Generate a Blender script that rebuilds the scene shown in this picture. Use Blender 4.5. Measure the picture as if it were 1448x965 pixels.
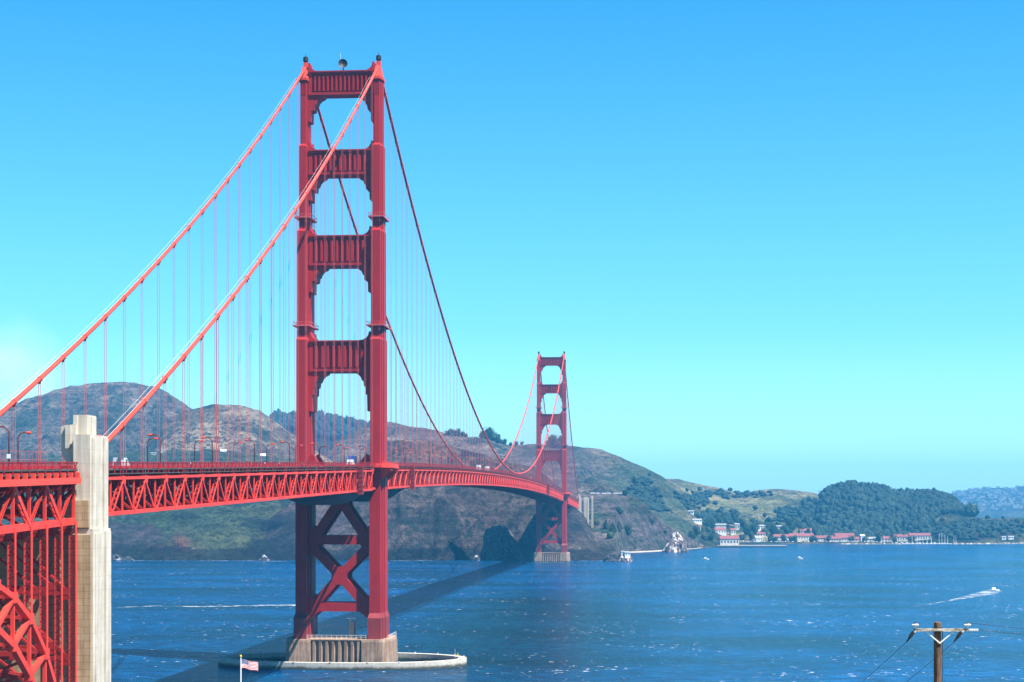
import bpy, math, random
import numpy as np
from mathutils import Vector, Matrix
random.seed(7); rng = np.random.default_rng(11)
S = bpy.context.scene
for o in list(bpy.data.objects): bpy.data.objects.remove(o)
COL = S.collection
R = math.radians

# ------------------------------------------------------------------ camera
# world frame: +y runs north along the bridge, x is east of its axis, z above the water
CX, CY, CZ = 121.0, -665.0, 59.5
YAW = R(4.86); F = 2506.0; U0 = 723.0; HOR = 718.0
cam = bpy.data.objects.new('camera', bpy.data.cameras.new('camera')); COL.objects.link(cam)
cam.location = (CX, CY, CZ); cam.rotation_euler = (R(90), 0, YAW)
cam.data.sensor_width = 36; cam.data.lens = 36*F/1448
cam.data.shift_y = (HOR-482.5)/1448; cam.data.shift_x = (724-U0)/1448
cam.data.clip_start = 1; cam.data.clip_end = 60000
S.camera = cam

# ------------------------------------------------------------------ light
PHI = R(28); EL = R(60)
sdir = Vector((math.cos(PHI)*math.cos(EL), -math.sin(PHI)*math.cos(EL), math.sin(EL)))
W = bpy.data.worlds.new('World'); S.world = W; W.use_nodes = True
wn = W.node_tree.nodes; wl = W.node_tree.links; wn.clear()
wo = wn.new('ShaderNodeOutputWorld'); bg = wn.new('ShaderNodeBackground'); sky = wn.new('ShaderNodeTexSky')
sky.sky_type = 'NISHITA'; sky.sun_disc = False; sky.sun_elevation = EL
sky.sun_rotation = math.atan2(sdir.x, sdir.y); sky.air_density = 1.0; sky.dust_density = 0.6; sky.ozone_density = 2.0
tint = wn.new('ShaderNodeMix'); tint.data_type = 'RGBA'; tint.blend_type = 'MULTIPLY'; tint.inputs[0].default_value = 1
# clear-day sky: cyan near the horizon, deep blue overhead; a thin fog bank low in the west
tc = wn.new('ShaderNodeTexCoord'); sp_ = wn.new('ShaderNodeSeparateXYZ'); wl.new(tc.outputs['Generated'], sp_.inputs[0])
rmp = wn.new('ShaderNodeValToRGB'); cr_ = rmp.color_ramp
while len(cr_.elements) < 5: cr_.elements.new(.5)
for e_, (p_, c_p) in zip(cr_.elements, ((0,(1.0,1.50,1.5)),(.10,(.47,1.08,1.28)),(.28,(.19,.90,1.22)),(.55,(.09,.36,.62)),(1,(.05,.22,.42)))): e_.position = p_; e_.color = (*c_p, 1)
wl.new(sp_.outputs[2], rmp.inputs[0]); wl.new(rmp.outputs[0], tint.inputs[7])
wl.new(sky.outputs[0], tint.inputs[6])
cdir = Vector((math.sin(-YAW-math.atan(735/F)), math.cos(-YAW-math.atan(735/F)), .066)).normalized()
dp = wn.new('ShaderNodeVectorMath'); dp.operation = 'DOT_PRODUCT'; dp.inputs[1].default_value = cdir; wl.new(tc.outputs['Generated'], dp.inputs[0])
mr = wn.new('ShaderNodeMapRange'); mr.inputs[1].default_value = math.cos(R(2.6)); mr.inputs[2].default_value = math.cos(R(.5)); mr.inputs[3].default_value = 0; mr.inputs[4].default_value = .42; wl.new(dp.outputs['Value'], mr.inputs[0])
cn = wn.new('ShaderNodeTexNoise'); cn.inputs['Scale'].default_value = 22; cn.inputs['Detail'].default_value = 6; wl.new(tc.outputs['Generated'], cn.inputs['Vector'])
cm = wn.new('ShaderNodeMath'); cm.operation = 'MULTIPLY'; wl.new(mr.outputs[0], cm.inputs[0])
c2m = wn.new('ShaderNodeMapRange'); c2m.inputs[1].default_value = .42; c2m.inputs[2].default_value = .66; wl.new(cn.outputs[0], c2m.inputs[0]); wl.new(c2m.outputs[0], cm.inputs[1])
cl_ = wn.new('ShaderNodeMix'); cl_.data_type = 'RGBA'; cl_.inputs[7].default_value = (8.5, 9.2, 9.6, 1); wl.new(cm.outputs[0], cl_.inputs[0]); wl.new(tint.outputs[2], cl_.inputs[6])
wl.new(cl_.outputs[2], bg.inputs[0]); wl.new(bg.outputs[0], wo.inputs[0])
bg.inputs[1].default_value = 0.066
sun = bpy.data.objects.new('sun', bpy.data.lights.new('sun', 'SUN')); COL.objects.link(sun)
sun.data.energy = 5.0; sun.data.angle = R(0.5); sun.data.color = (1, 0.955, 0.89)
sun.rotation_euler = sdir.to_track_quat('Z', 'Y').to_euler(); sun.location = (300, -200, 500)
S.view_settings.view_transform = 'Standard'; S.view_settings.look = 'None'
S.view_settings.gamma = 1; S.view_settings.use_curve_mapping = False
S.view_settings.exposure = 1.42
S.render.resolution_x = 1024; S.render.resolution_y = 682

def at(u, Z, z=0.0, v=None):
    """world point at depth Z (metres) in direction u; v gives the height instead of z"""
    X = (u-U0)/F*Z
    if v is not None: z = CZ+(HOR-v)*Z/F
    return Vector((CX + X*math.cos(YAW) - Z*math.sin(YAW), CY + X*math.sin(YAW) + Z*math.cos(YAW), z))

# ------------------------------------------------------------------ helpers
def tag(o, label=None, cat=None, group=None, kind=None):
    if label: o['label'] = label
    if cat: o['category'] = cat
    if group: o['group'] = group
    if kind: o['kind'] = kind
    return o
def empty(name, loc=(0, 0, 0), rz=0, parent=None):
    o = bpy.data.objects.new(name, None); COL.objects.link(o); o.location = loc; o.rotation_euler = (0, 0, rz)
    o.empty_display_size = 1
    if parent: o.parent = parent
    return o
def copy_tree(o, parent=None):
    c = o.copy(); COL.objects.link(c)
    if parent is not None: c.parent = parent
    for ch in [q for q in bpy.data.objects if q.parent == o]: copy_tree(ch, c)
    return c
class MB:
    def __init__(s): s.v = []; s.f = []; s.m = []; s.mi = 0
    def add(s, vs, fs):
        n = len(s.v); s.v.extend([tuple(p) for p in vs]); s.f.extend([tuple(n+i for i in f) for f in fs]); s.m.extend([s.mi]*len(fs)); return s
    def box(s, x0, x1, y0, y1, z0, z1):
        return s.add([(x0,y0,z0),(x1,y0,z0),(x1,y1,z0),(x0,y1,z0),(x0,y0,z1),(x1,y0,z1),(x1,y1,z1),(x0,y1,z1)],
            [(0,3,2,1),(4,5,6,7),(0,1,5,4),(1,2,6,5),(2,3,7,6),(3,0,4,7)])
    def bar(s, a, b, w, h, up=(0,0,1)):
        """beam a->b, w across, h along 'up'"""
        a = Vector(a); b = Vector(b); d = (b-a).normalized(); up = Vector(up)
        sd = d.cross(up)
        if sd.length < 1e-4: sd = d.cross(Vector((0,1,0)))
        sd.normalize(); u = sd.cross(d).normalized(); sd = sd*w/2; u = u*h/2
        return s.add([a-sd-u,a+sd-u,a+sd+u,a-sd+u,b-sd-u,b+sd-u,b+sd+u,b-sd+u],
            [(3,2,1,0),(4,5,6,7),(0,1,5,4),(1,2,6,5),(2,3,7,6),(3,0,4,7)])
    def prism(s, poly, z0, z1, poly2=None):
        n = len(poly); p2 = poly2 or poly
        return s.add([(x,y,z0) for x,y in poly]+[(x,y,z1) for x,y in p2],
            [tuple(reversed(range(n))), tuple(range(n,2*n))]+[(i,(i+1)%n,n+(i+1)%n,n+i) for i in range(n)])
    def prism_y(s, poly, y0, y1):
        """poly in (x,z), extruded along y"""
        n = len(poly)
        return s.add([(x,y0,z) for x,z in poly]+[(x,y1,z) for x,z in poly],
            [tuple(range(n)), tuple(reversed(range(n,2*n)))]+[((i+1)%n,i,n+i,n+(i+1)%n) for i in range(n)])
    def tube(s, pts, r, n=8, caps=True):
        pts = [Vector(p) for p in pts]; rr = r if isinstance(r, (list, tuple)) else [r]*len(pts)
        base = len(s.v); vs = []
        for i, p in enumerate(pts):
            d = (pts[min(i+1,len(pts)-1)]-pts[max(i-1,0)]).normalized()
            a = Vector((1,0,0)) if abs(d.x) < .9 else Vector((0,1,0))
            e = d.cross(a).normalized(); g = d.cross(e)
            for k in range(n):
                t = 2*math.pi*k/n; vs.append(p+(e*math.cos(t)+g*math.sin(t))*rr[i])
        fs = []
        for i in range(len(pts)-1):
            for k in range(n): fs.append((i*n+k, i*n+(k+1)%n, (i+1)*n+(k+1)%n, (i+1)*n+k))
        if caps: fs += [tuple(reversed(range(n))), tuple((len(pts)-1)*n+k for k in range(n))]
        return s.add(vs, fs)
    def build(s, name, mats, parent=None, smooth=False, loc=None):
        me = bpy.data.meshes.new(name); me.from_pydata(s.v, [], s.f)
        for m in (mats if isinstance(mats, (list, tuple)) else [mats]): me.materials.append(m)
        if max(s.m, default=0) > 0: me.polygons.foreach_set('material_index', s.m)
        if smooth: me.polygons.foreach_set('use_smooth', [True]*len(me.polygons))
        me.update()
        o = bpy.data.objects.new(name, me); COL.objects.link(o)
        if parent is not None: o.parent = parent
        if loc is not None: o.location = loc
        return o

# ------------------------------------------------------------------ value noise in numpy
_T = rng.random((512, 512))
def vnoise(x, y):
    xi = np.floor(x).astype(int); yi = np.floor(y).astype(int); fx = x-xi; fy = y-yi
    fx = fx*fx*(3-2*fx); fy = fy*fy*(3-2*fy)
    a = _T[xi % 512, yi % 512]; b = _T[(xi+1) % 512, yi % 512]; c = _T[xi % 512, (yi+1) % 512]; d = _T[(xi+1) % 512, (yi+1) % 512]
    return (a*(1-fx)+b*fx)*(1-fy)+(c*(1-fx)+d*fx)*fy
def fbm(x, y, o=5, g=.5):
    s = 0; a = 1; t = 0
    for i in range(o): s = s+a*vnoise(x*2**i+17.3*i, y*2**i+9.1*i); t += a; a *= g
    return s/t
def ridged(x, y, o=4):
    s = 0; a = 1; t = 0
    for i in range(o): s = s+a*(1-np.abs(2*vnoise(x*2**i+31.7*i, y*2**i+3.9*i)-1)); t += a; a *= .5
    return s/t

# ------------------------------------------------------------------ materials
def newmat(name):
    m = bpy.data.materials.new(name); m.use_nodes = True; nt = m.node_tree
    return m, nt, nt.nodes['Principled BSDF']
def ramp(nt, fac, stops):
    r = nt.nodes.new('ShaderNodeValToRGB'); cr = r.color_ramp
    while len(cr.elements) < len(stops): cr.elements.new(.5)
    for e, (p, c) in zip(cr.elements, stops): e.position = p; e.color = (*c, 1) if len(c) == 3 else c
    nt.links.new(fac, r.inputs[0]); return r.outputs[0]
def noise(nt, vec, scale, detail=5, rough=.55):
    n = nt.nodes.new('ShaderNodeTexNoise'); n.inputs['Scale'].default_value = scale
    n.inputs['Detail'].default_value = detail; n.inputs['Roughness'].default_value = rough
    if vec is not None: nt.links.new(vec, n.inputs['Vector'])
    return n.outputs[0]
def coords(nt, kind='Object', scale=(1,1,1)):
    t = nt.nodes.new('ShaderNodeTexCoord'); m = nt.nodes.new('ShaderNodeMapping'); m.inputs['Scale'].default_value = scale
    nt.links.new(t.outputs[kind], m.inputs['Vector']); return m.outputs[0]
def world(nt, scale=(1,1,1)):
    t = nt.nodes.new('ShaderNodeNewGeometry'); m = nt.nodes.new('ShaderNodeMapping'); m.inputs['Scale'].default_value = scale
    nt.links.new(t.outputs['Position'], m.inputs['Vector']); return m.outputs[0]
def mixc(nt, a, b, f, mode='MIX'):
    m = nt.nodes.new('ShaderNodeMix'); m.data_type = 'RGBA'; m.blend_type = mode
    for s, i in ((a, 6), (b, 7), (f, 0)):
        if hasattr(s, 'links') or hasattr(s, 'is_linked'): nt.links.new(s, m.inputs[i])
        else: m.inputs[i].default_value = (*s, 1) if isinstance(s, tuple) else s
    return m.outputs[2]
def bump(nt, h, strength, dist, bsdf):
    b = nt.nodes.new('ShaderNodeBump'); b.inputs['Strength'].default_value = strength; b.inputs['Distance'].default_value = dist
    nt.links.new(h, b.inputs['Height']); nt.links.new(b.outputs[0], bsdf.inputs['Normal'])
def var_mat(name, c0, c1, scale=.5, rough=.6, vscale=(1,1,1), bstr=0, metallic=0, spec=.4):
    m, nt, b = newmat(name); v = world(nt, vscale); n = noise(nt, v, scale)
    nt.links.new(ramp(nt, n, [(.3, c0), (.7, c1)]), b.inputs['Base Color'])
    b.inputs['Roughness'].default_value = rough; b.inputs['Metallic'].default_value = metallic
    b.inputs['Specular IOR Level'].default_value = spec
    if bstr: bump(nt, n, bstr, .2, b)
    return m

# red bridge paint: sun-faded patches, vertical rain streaks, plate seams
def red_mat(name, c_lo, c_hi, seam=True, streak=.35):
    m, nt, b = newmat(name)
    v = world(nt); n1 = noise(nt, v, .06, 6, .6)
    st = noise(nt, world(nt, (1.3, 1.3, .03)), 1.0, 5, .6)
    base = ramp(nt, n1, [(.3, c_lo), (.7, c_hi)])
    dirt = ramp(nt, st, [(.35, (.55, .5, .5)), (.6, (1, 1, 1))])
    c = mixc(nt, base, dirt, streak, 'MULTIPLY')
    if seam:
        w = nt.nodes.new('ShaderNodeTexBrick'); w.offset = 0
        w.inputs['Scale'].default_value = 1; w.inputs['Brick Width'].default_value = 400; w.inputs['Row Height'].default_value = 9.3
        w.inputs['Mortar Size'].default_value = .28; w.inputs['Mortar Smooth'].default_value = .3
        w.inputs['Color1'].default_value = w.inputs['Color2'].default_value = (1,1,1,1); w.inputs['Mortar'].default_value = (.45,.4,.45,1)
        cx = nt.nodes.new('ShaderNodeSeparateXYZ'); cb = nt.nodes.new('ShaderNodeCombineXYZ')
        nt.links.new(v, cx.inputs[0]); nt.links.new(cx.outputs[2], cb.inputs[1]); nt.links.new(cb.outputs[0], w.inputs['Vector'])
        c = mixc(nt, c, w.outputs[0], 1.0, 'MULTIPLY')
    nt.links.new(c, b.inputs['Base Color']); b.inputs['Roughness'].default_value = .55
    b.inputs['Specular IOR Level'].default_value = .3
    return m
M = {}
M['red'] = red_mat('tower_paint', (.64, .018, .022), (.80, .030, .030))
M['truss'] = red_mat('truss_paint', (.56, .036, .022), (.70, .056, .034), seam=False)
M['beam'] = red_mat('shaded_beam_paint', (.26, .014, .012), (.36, .024, .018), seam=False)  # darker copy of the truss red, with the shade under the deck painted in
M['cable'] = red_mat('cable_paint', (.58, .050, .030), (.70, .070, .042), seam=False, streak=.1)
M['rope'] = red_mat('suspender_paint', (.40, .07, .07), (.50, .11, .11), seam=False, streak=.1)
M['plinth'] = red_mat('faded_plinth_paint', (.46, .05, .05), (.56, .08, .07))
M['dark'] = var_mat('dark_iron', (.005,.005,.006), (.014,.013,.013), 1.5, .6)
M['asphalt'] = var_mat('asphalt', (.04,.04,.042), (.065,.063,.06), .6, .9)
M['white'] = var_mat('white_paint', (.68,.68,.66), (.8,.8,.78), .5, .5)
M['glass'] = var_mat('window_glass', (.02,.03,.04), (.05,.06,.08), .2, .12, spec=.6)
M['tyre'] = var_mat('tyre_rubber', (.015,.015,.015), (.03,.03,.03), 2, .8)
M['tarp'] = var_mat('grey_tarp', (.06,.075,.08), (.10,.12,.12), .3, .7)
M['bark'] = var_mat('bark', (.05,.035,.025), (.12,.09,.06), 2, .9)
M['leaf'] = var_mat('dark_foliage', (.012,.028,.014), (.045,.075,.032), .35, .8, spec=.15)
M['leaf2'] = var_mat('olive_foliage', (.03,.05,.018), (.085,.11,.045), .3, .8, spec=.15)
M['leafb'] = var_mat('blue_green_foliage', (.007,.018,.018), (.026,.048,.034), .05, .8, spec=.15)
M['roof'] = var_mat('red_roof_tiles', (.16,.038,.042), (.25,.075,.07), .4, .8)
M['roofg'] = var_mat('grey_roof', (.2,.2,.21), (.32,.32,.33), .4, .8)
M['wall'] = var_mat('cream_wall', (.42,.40,.35), (.66,.63,.56), .3, .8)
M['wood'] = var_mat('weathered_pole_wood', (.05,.022,.012), (.24,.12,.06), 3, .85, (6,6,.6), .4)
M['arm'] = var_mat('bleached_wood', (.09,.06,.04), (.62,.55,.45), 1.6, .85, (2.2,2.2,8), .3)
M['porc'] = var_mat('porcelain', (.7,.72,.74), (.82,.83,.84), 2, .25)
M['steel'] = var_mat('galvanised_steel', (.5,.52,.54), (.66,.67,.68), 2, .45)
M['yellow'] = var_mat('yellow_paint', (.6,.45,.03), (.7,.55,.06), 2, .5)

def concrete(name, c0, c1, course=2.6, brick=4.0, stain=(.62,.52,.42), bf=.3):
    m, nt, b = newmat(name); v = world(nt)
    n = noise(nt, v, .35, 8, .65); base = ramp(nt, n, [(.3, c0), (.7, c1)])
    st = noise(nt, world(nt, (.9, .9, .05)), 1, 5, .6)
    c = mixc(nt, base, ramp(nt, st, [(.38, stain), (.62, (1,1,1))]), .7, 'MULTIPLY')
    sx = nt.nodes.new('ShaderNodeSeparateXYZ'); cb = nt.nodes.new('ShaderNodeCombineXYZ'); ad = nt.nodes.new('ShaderNodeMath')
    nt.links.new(v, sx.inputs[0]); nt.links.new(sx.outputs[0], ad.inputs[0]); nt.links.new(sx.outputs[1], ad.inputs[1])
    nt.links.new(ad.outputs[0], cb.inputs[0]); nt.links.new(sx.outputs[2], cb.inputs[1])
    w = nt.nodes.new('ShaderNodeTexBrick'); nt.links.new(cb.outputs[0], w.inputs['Vector'])
    w.inputs['Scale'].default_value = 1; w.inputs['Brick Width'].default_value = brick; w.inputs['Row Height'].default_value = course
    w.inputs['Mortar Size'].default_value = .06; w.inputs['Color1'].default_value = (1,1,1,1); w.inputs['Color2'].default_value = (.86,.82,.76,1)
    w.inputs['Mortar'].default_value = (.55,.5,.45,1)
    c = mixc(nt, c, w.outputs[0], bf, 'MULTIPLY')
    tz = nt.nodes.new('ShaderNodeMath'); tz.operation = 'MULTIPLY_ADD'; nt.links.new(n, tz.inputs[0]); tz.inputs[1].default_value = -2.2; nt.links.new(sx.outputs[2], tz.inputs[2])
    tr = nt.nodes.new('ShaderNodeMapRange'); nt.links.new(tz.outputs[0], tr.inputs[0]); tr.inputs[1].default_value = -.5; tr.inputs[2].default_value = .5
    c = mixc(nt, (.05,.052,.035), c, tr.outputs[0])
    nt.links.new(c, b.inputs['Base Color']); b.inputs['Roughness'].default_value = .9; bump(nt, n, .3, .1, b)
    return m
M['conc'] = concrete('pylon_concrete', (.47,.425,.35), (.60,.56,.48), stain=(.66,.60,.52))
M['ochre'] = concrete('ochre_concrete', (.36,.25,.13), (.46,.36,.22), 1.3, 3.1, (.5,.45,.4), .8)
M['pier'] = concrete('pier_concrete', (.25,.165,.11), (.40,.30,.215), 3, 60, (.42,.24,.17))
M['fender'] = concrete('fender_concrete', (.44,.42,.37), (.58,.55,.49), 5, 9, (.72,.68,.62))

# ------------------------------------------------------------------ terrain
def sk(*a): return np.array(a[0::2], float), np.array(a[1::2], float)
# (skyline directions/levels, ridge depth, foot depth or None for the shore, back length, power, noise, palette)
RIDGES = [
 ('hawk',   sk(-300,640,-120,612,-40,592,0,584,50,561,100,545,150,541,190,541,222,548,245,562,262,574,290,588,330,620,380,660), 3500, 2300, 900, .95, .06, 'heath'),
 ('tan',    sk(150,680,200,622,232,597,260,580,300,573,340,573,365,580,385,594,410,612,440,632,480,660), 3000, 2250, 600, 1.0, .06, 'tan'),
 ('far',    sk(330,640,370,597,395,592,420,592,450,594,500,603,540,612,600,660), 4600, 3400, 900, 1.0, .04, 'forest'),
 ('main',   sk(440,660,480,620,520,602,545,597,560,598,600,606,640,614,690,621,720,629,740,628,800,630,850,636,880,648,910,661,935,673,960,690,990,720), 3200, 2350, 800, 1.05, .07, 'heath'),
 ('bluff',  sk(60,745,100,738,155,739,200,743,215,741,235,752,250,770,262,788,272,805), 2080, None, 140, .75, .10, 'mauve'),
 ('green',  sk(-300,660,0,652,120,645,210,638,330,640,400,650,470,660,560,690,600,740), 2600, None, 300, .8, .07, 'greens'),
 ('spur',   sk(285,800,320,777,350,755,390,727,415,709,440,697,520,680,560,700), 2140, None, 160, .85, .12, 'mauve'),
 ('cliff',  sk(380,806,395,778,420,742,470,688,520,645,545,623,575,621,600,623,650,634,700,648,760,662,790,688,808,714,822,725,828,732,834,745,844,759,856,780,866,800), 2210, None, 260, .72, .12, 'brown'),
 ('vista',  sk(780,720,800,690,830,699,880,699,900,703,914,714,925,728,945,745,965,756,990,763,1012,769,1024,776,1030,800), 2480, None, 150, 1.15, .07, 'slope'),
 ('behind', sk(860,720,880,700,900,690,920,700,940,712,960,726,985,740,1010,752,1030,762,1050,775), 3000, 2600, 150, .8, .06, 'scrub'),
 ('green2', sk(880,720,915,684,935,677,960,678,985,684,1010,689,1035,695,1052,699,1066,694,1085,692,1110,692,1150,697,1185,706,1230,715,1300,740), 3800, 3020, 700, .75, .05, 'meadow'),
 ('knoll',  sk(960,775,1000,745,1030,735,1080,728,1130,728,1160,735,1200,760), 3300, 2960, 250, .8, .06, 'meadow'),
 ('wood',   sk(1120,760,1145,724,1162,706,1180,695,1200,691,1240,695,1270,702,1300,704,1320,702,1345,710,1365,729,1385,745), 3450, 3060, 450, .7, .03, 'forest'),
 ('scrub',  sk(1255,775,1280,760,1310,746,1335,732,1350,729,1375,731,1400,733,1448,733,1600,730,1800,735), 3280, None, 300, .7, .05, 'scrub'),
 ('city',   sk(1290,740,1325,704,1350,696,1380,691,1400,690,1430,690,1450,687,1600,684,1800,690), 8600, 6500, 900, .8, .03, 'far'),
]
shu = [-300, 560, 640, 660, 715, 735, 845, 868, 885, 915, 960, 1000, 1018, 1045, 1110, 1250, 1300, 1448, 1800]
shz = [1990, 1990, 1995, 2018, 2022, 1992, 1985, 2010, 2330, 2370, 2480, 2610, 2690, 2830, 2895, 2920, 2960, 2980, 2980]
def shore(u): return np.interp(u, shu, shz)
PAL = {'heath':((.12,.112,.10),(.23,.18,.145),(.06,.082,.066)), 'tan':((.15,.125,.09),(.34,.27,.19),(.06,.075,.05)),
 'forest':((.018,.030,.020),(.030,.045,.025),(.014,.022,.018)), 'mauve':((.105,.078,.086),(.16,.112,.105),(.055,.054,.058)),
 'greens':((.06,.092,.06),(.10,.125,.066),(.045,.068,.05)), 'brown':((.105,.082,.076),(.16,.125,.105),(.05,.046,.048)),
 'slope':((.15,.122,.118),(.22,.18,.165),(.06,.095,.05)), 'scrub':((.040,.062,.032),(.10,.11,.055),(.024,.040,.024)),
 'meadow':((.16,.19,.075),(.34,.30,.16),(.045,.07,.035)), 'far':((.06,.075,.06),(.10,.105,.08),(.04,.05,.04)), 'plain':((.10,.10,.06),(.15,.14,.09),(.05,.07,.04))}
def terrain(u, Z):
    """height and owning ridge for direction u, depth Z (arrays)"""
    X = (u-U0)/F*Z
    wx = X/1.0; wy = Z/1.0
    sh = shore(u)+14*(fbm(u/16, u*0+3.3, 4)-.5)*2
    h = np.where((Z > sh) & (Z < 4600), np.minimum(2.2, (Z-sh)*.12), -6.0); own = np.full(u.shape, -1)
    gul = .6*ridged(wx/75+5, wy/210+9, 5)+.4*ridged(wx/150+2+wy/400, wy/330+4, 4); fine = fbm(wx/22, wy/30, 4)-.5; big = fbm(wx/260+3, wy/260+1, 4)-.5
    for i, (nm, (su, sv), Zr, Zf, Lb, p, na, pal) in enumerate(RIDGES):
        H = CZ+(HOR-np.interp(u, su, sv, left=830, right=830))*Zr/F
        H = np.where(H > 0, H, 0)
        zf = sh if Zf is None else np.maximum(sh+6, float(Zf))
        q = np.clip((Z-zf)/np.maximum(Zr-zf, 1), -1, 1)
        front = H*np.power(np.clip(q, 0, 1), p)
        back = H*(1-np.clip((Z-Zr)/Lb, 0, 1.2)**2)
        hh = np.where(Z < Zr, front, back)
        env = np.clip(q*(1-q)*4, 0, 1)**.6
        hh = hh+H*na*2.6*env*((gul-.62)*2.2+big*1.6+fine*.6)+H*.012*fine*2*np.clip(q*5, 0, 1)
        hh = np.where((q <= 0) | (H <= 0) | (back < -2), -6, hh)
        up = hh > h; h = np.where(up, hh, h); own = np.where(up, i, own)
    return h, own
us = np.arange(-300, 1760, 2.2)
zs = np.concatenate([np.arange(1955, 2320, 4), np.arange(2320, 3050, 8), np.arange(3050, 4650, 16), np.arange(4650, 9700, 70)])
UU, ZZ = np.meshgrid(us, zs)
HH, OWN = terrain(UU, ZZ)
def hill_at(u, Z): return float(terrain(np.array([float(u)]), np.array([float(Z)]))[0][0])
XX = (UU-U0)/F*ZZ; c_, s_ = math.cos(YAW), math.sin(YAW)
V = np.stack([CX+XX*c_-ZZ*s_, CY+XX*s_+ZZ*c_, HH], -1).reshape(-1, 3)
nr, nc = UU.shape; idx = np.arange(nr*nc).reshape(nr, nc)
a, b, c, d = idx[:-1,:-1], idx[:-1,1:], idx[1:,1:], idx[1:,:-1]
keep = (np.maximum.reduce([HH[:-1,:-1], HH[:-1,1:], HH[1:,1:], HH[1:,:-1]]) > -5.9)
Q = np.stack([a, b, c, d], -1)[keep]
used = np.zeros(nr*nc, bool); used[Q.ravel()] = True; remap = np.cumsum(used)-1; Q = remap[Q]; Vk = V[used]
# ground cover colour: each hill's own rock, grass and scrub
n1 = fbm(XX/90+2, ZZ/150, 5); n2 = fbm(XX/35+8, ZZ/45+4, 5); n3 = fbm(XX/11+1, ZZ/16+7, 4)
Cc = np.zeros(UU.shape+(3,))
for i in range(-1, len(RIDGES)):
    p = np.array(PAL['plain' if i < 0 else RIDGES[i][7]]); m = OWN == i
    t = np.clip((n1-.42)*6, 0, 1)[..., None]; s2 = np.clip((n2-.5)*8, 0, 1)[..., None]
    col = p[0]*(1-t)+p[1]*t; col = col*(1-s2)+p[2]*s2
    Cc[m] = col[m]
Cc *= (.7+.6*n3)[..., None]
def patch(u0, v0, ru, rv, colr, k=1.0):   # a named spot of ground cover (slide scar, meadow, brown rock)
    vv = HOR-(HH-CZ)*F/ZZ
    w = np.exp(-(((UU-u0)/ru)**2+((vv-v0)/rv)**2))*k*np.clip((n2-.25)*3, 0, 1)
    for j in range(3): Cc[..., j] = Cc[..., j]*(1-w)+colr[j]*w
patch(257, 770, 13, 14, (.19,.085,.06), .9); patch(280, 778, 10, 9, (.17,.09,.05)); patch(305, 758, 18, 5, (.14,.16,.03), .9); patch(225, 735, 14, 8, (.07,.12,.035))
patch(330, 598, 45, 12, (.26,.20,.14), .7); patch(395, 632, 40, 6, (.30,.24,.17), .8); patch(805, 600, 20, 10, (.14,.1,.08), .5)
patch(845, 690, 30, 6, (.16,.11,.08), .8); patch(910, 700, 9, 22, (.02,.035,.03), 1); patch(925, 715, 14, 16, (.02,.04,.03), .9); patch(980, 708, 14, 8, (.02,.035,.03), 1)
patch(945, 680, 14, 4, (.34,.27,.2), .8); patch(1005, 722, 18, 4, (.16,.19,.07), 1); patch(1075, 722, 26, 7, (.25,.22,.12), .9); patch(1060, 712, 60, 12, (.30,.29,.13), .8); patch(970, 690, 30, 9, (.22,.25,.10), .7); patch(1010, 690, 50, 4, (.26,.22,.15), .7); patch(1110, 694, 40, 3, (.3,.26,.19), .8)
patch(1330, 733, 22, 4, (.17,.17,.06), 1); patch(1400, 754, 32, 6, (.12,.07,.05), .9); patch(1415, 748, 28, 1.5, (.36,.29,.2), 1); patch(1400, 765, 20, 3, (.16,.17,.08), .8); patch(865, 735, 12, 10, (.13,.095,.085), .6)
mr_ = (np.array([r[0] for r in RIDGES]+['x'])[OWN] == 'main'); wr_ = np.clip((UU-835)/60, 0, 1)*mr_
gcol = np.array((.085,.125,.07))*(1-np.clip((n1-.45)*6, 0, 1))[..., None]+np.array((.2,.19,.10))*np.clip((n1-.45)*6, 0, 1)[..., None]
Cc = Cc*(1-wr_[..., None]*.85)+gcol*(wr_*.85*(.7+.6*n3))[..., None]
patch(885, 668, 30, 12, (.045,.075,.055), .9); patch(860, 708, 34, 7, (.075,.10,.05), .8); patch(850, 655, 25, 8, (.2,.15,.13), .6)
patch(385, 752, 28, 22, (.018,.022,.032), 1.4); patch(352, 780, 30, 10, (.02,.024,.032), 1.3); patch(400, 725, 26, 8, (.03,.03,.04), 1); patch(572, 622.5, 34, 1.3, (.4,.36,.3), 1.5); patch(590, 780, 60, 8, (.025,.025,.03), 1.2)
wet = (HH < 9+10*n2) & (ZZ < 2120); Cc[wet] = Cc[wet]*.2+np.array((.016,.016,.02))*.8
patch(845, 775, 12, 14, (.14,.10,.06), .8); patch(885, 768, 35, 7, (.06,.11,.035), .9)
me = bpy.data.meshes.new('hills'); me.vertices.add(len(Vk)); me.vertices.foreach_set('co', Vk.ravel().astype(np.float32))
me.loops.add(Q.size); me.loops.foreach_set('vertex_index', Q.ravel().astype(np.int32))
me.polygons.add(len(Q)); me.polygons.foreach_set('loop_start', (np.arange(len(Q))*4).astype(np.int32)); me.polygons.foreach_set('loop_total', np.full(len(Q), 4, np.int32))
me.update(calc_edges=True)
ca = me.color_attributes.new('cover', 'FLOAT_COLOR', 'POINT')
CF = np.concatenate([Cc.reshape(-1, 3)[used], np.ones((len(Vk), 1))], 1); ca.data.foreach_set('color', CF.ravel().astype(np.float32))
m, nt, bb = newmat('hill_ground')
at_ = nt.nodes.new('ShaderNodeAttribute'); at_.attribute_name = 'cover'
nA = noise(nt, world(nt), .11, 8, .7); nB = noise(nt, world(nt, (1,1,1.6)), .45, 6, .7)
cA = mixc(nt, at_.outputs['Color'], ramp(nt, nA, [(.36, (.26,.3,.33)), (.5, (.95,.95,.95)), (.66, (1.8,1.75,1.7))]), .85, 'MULTIPLY')
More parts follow.
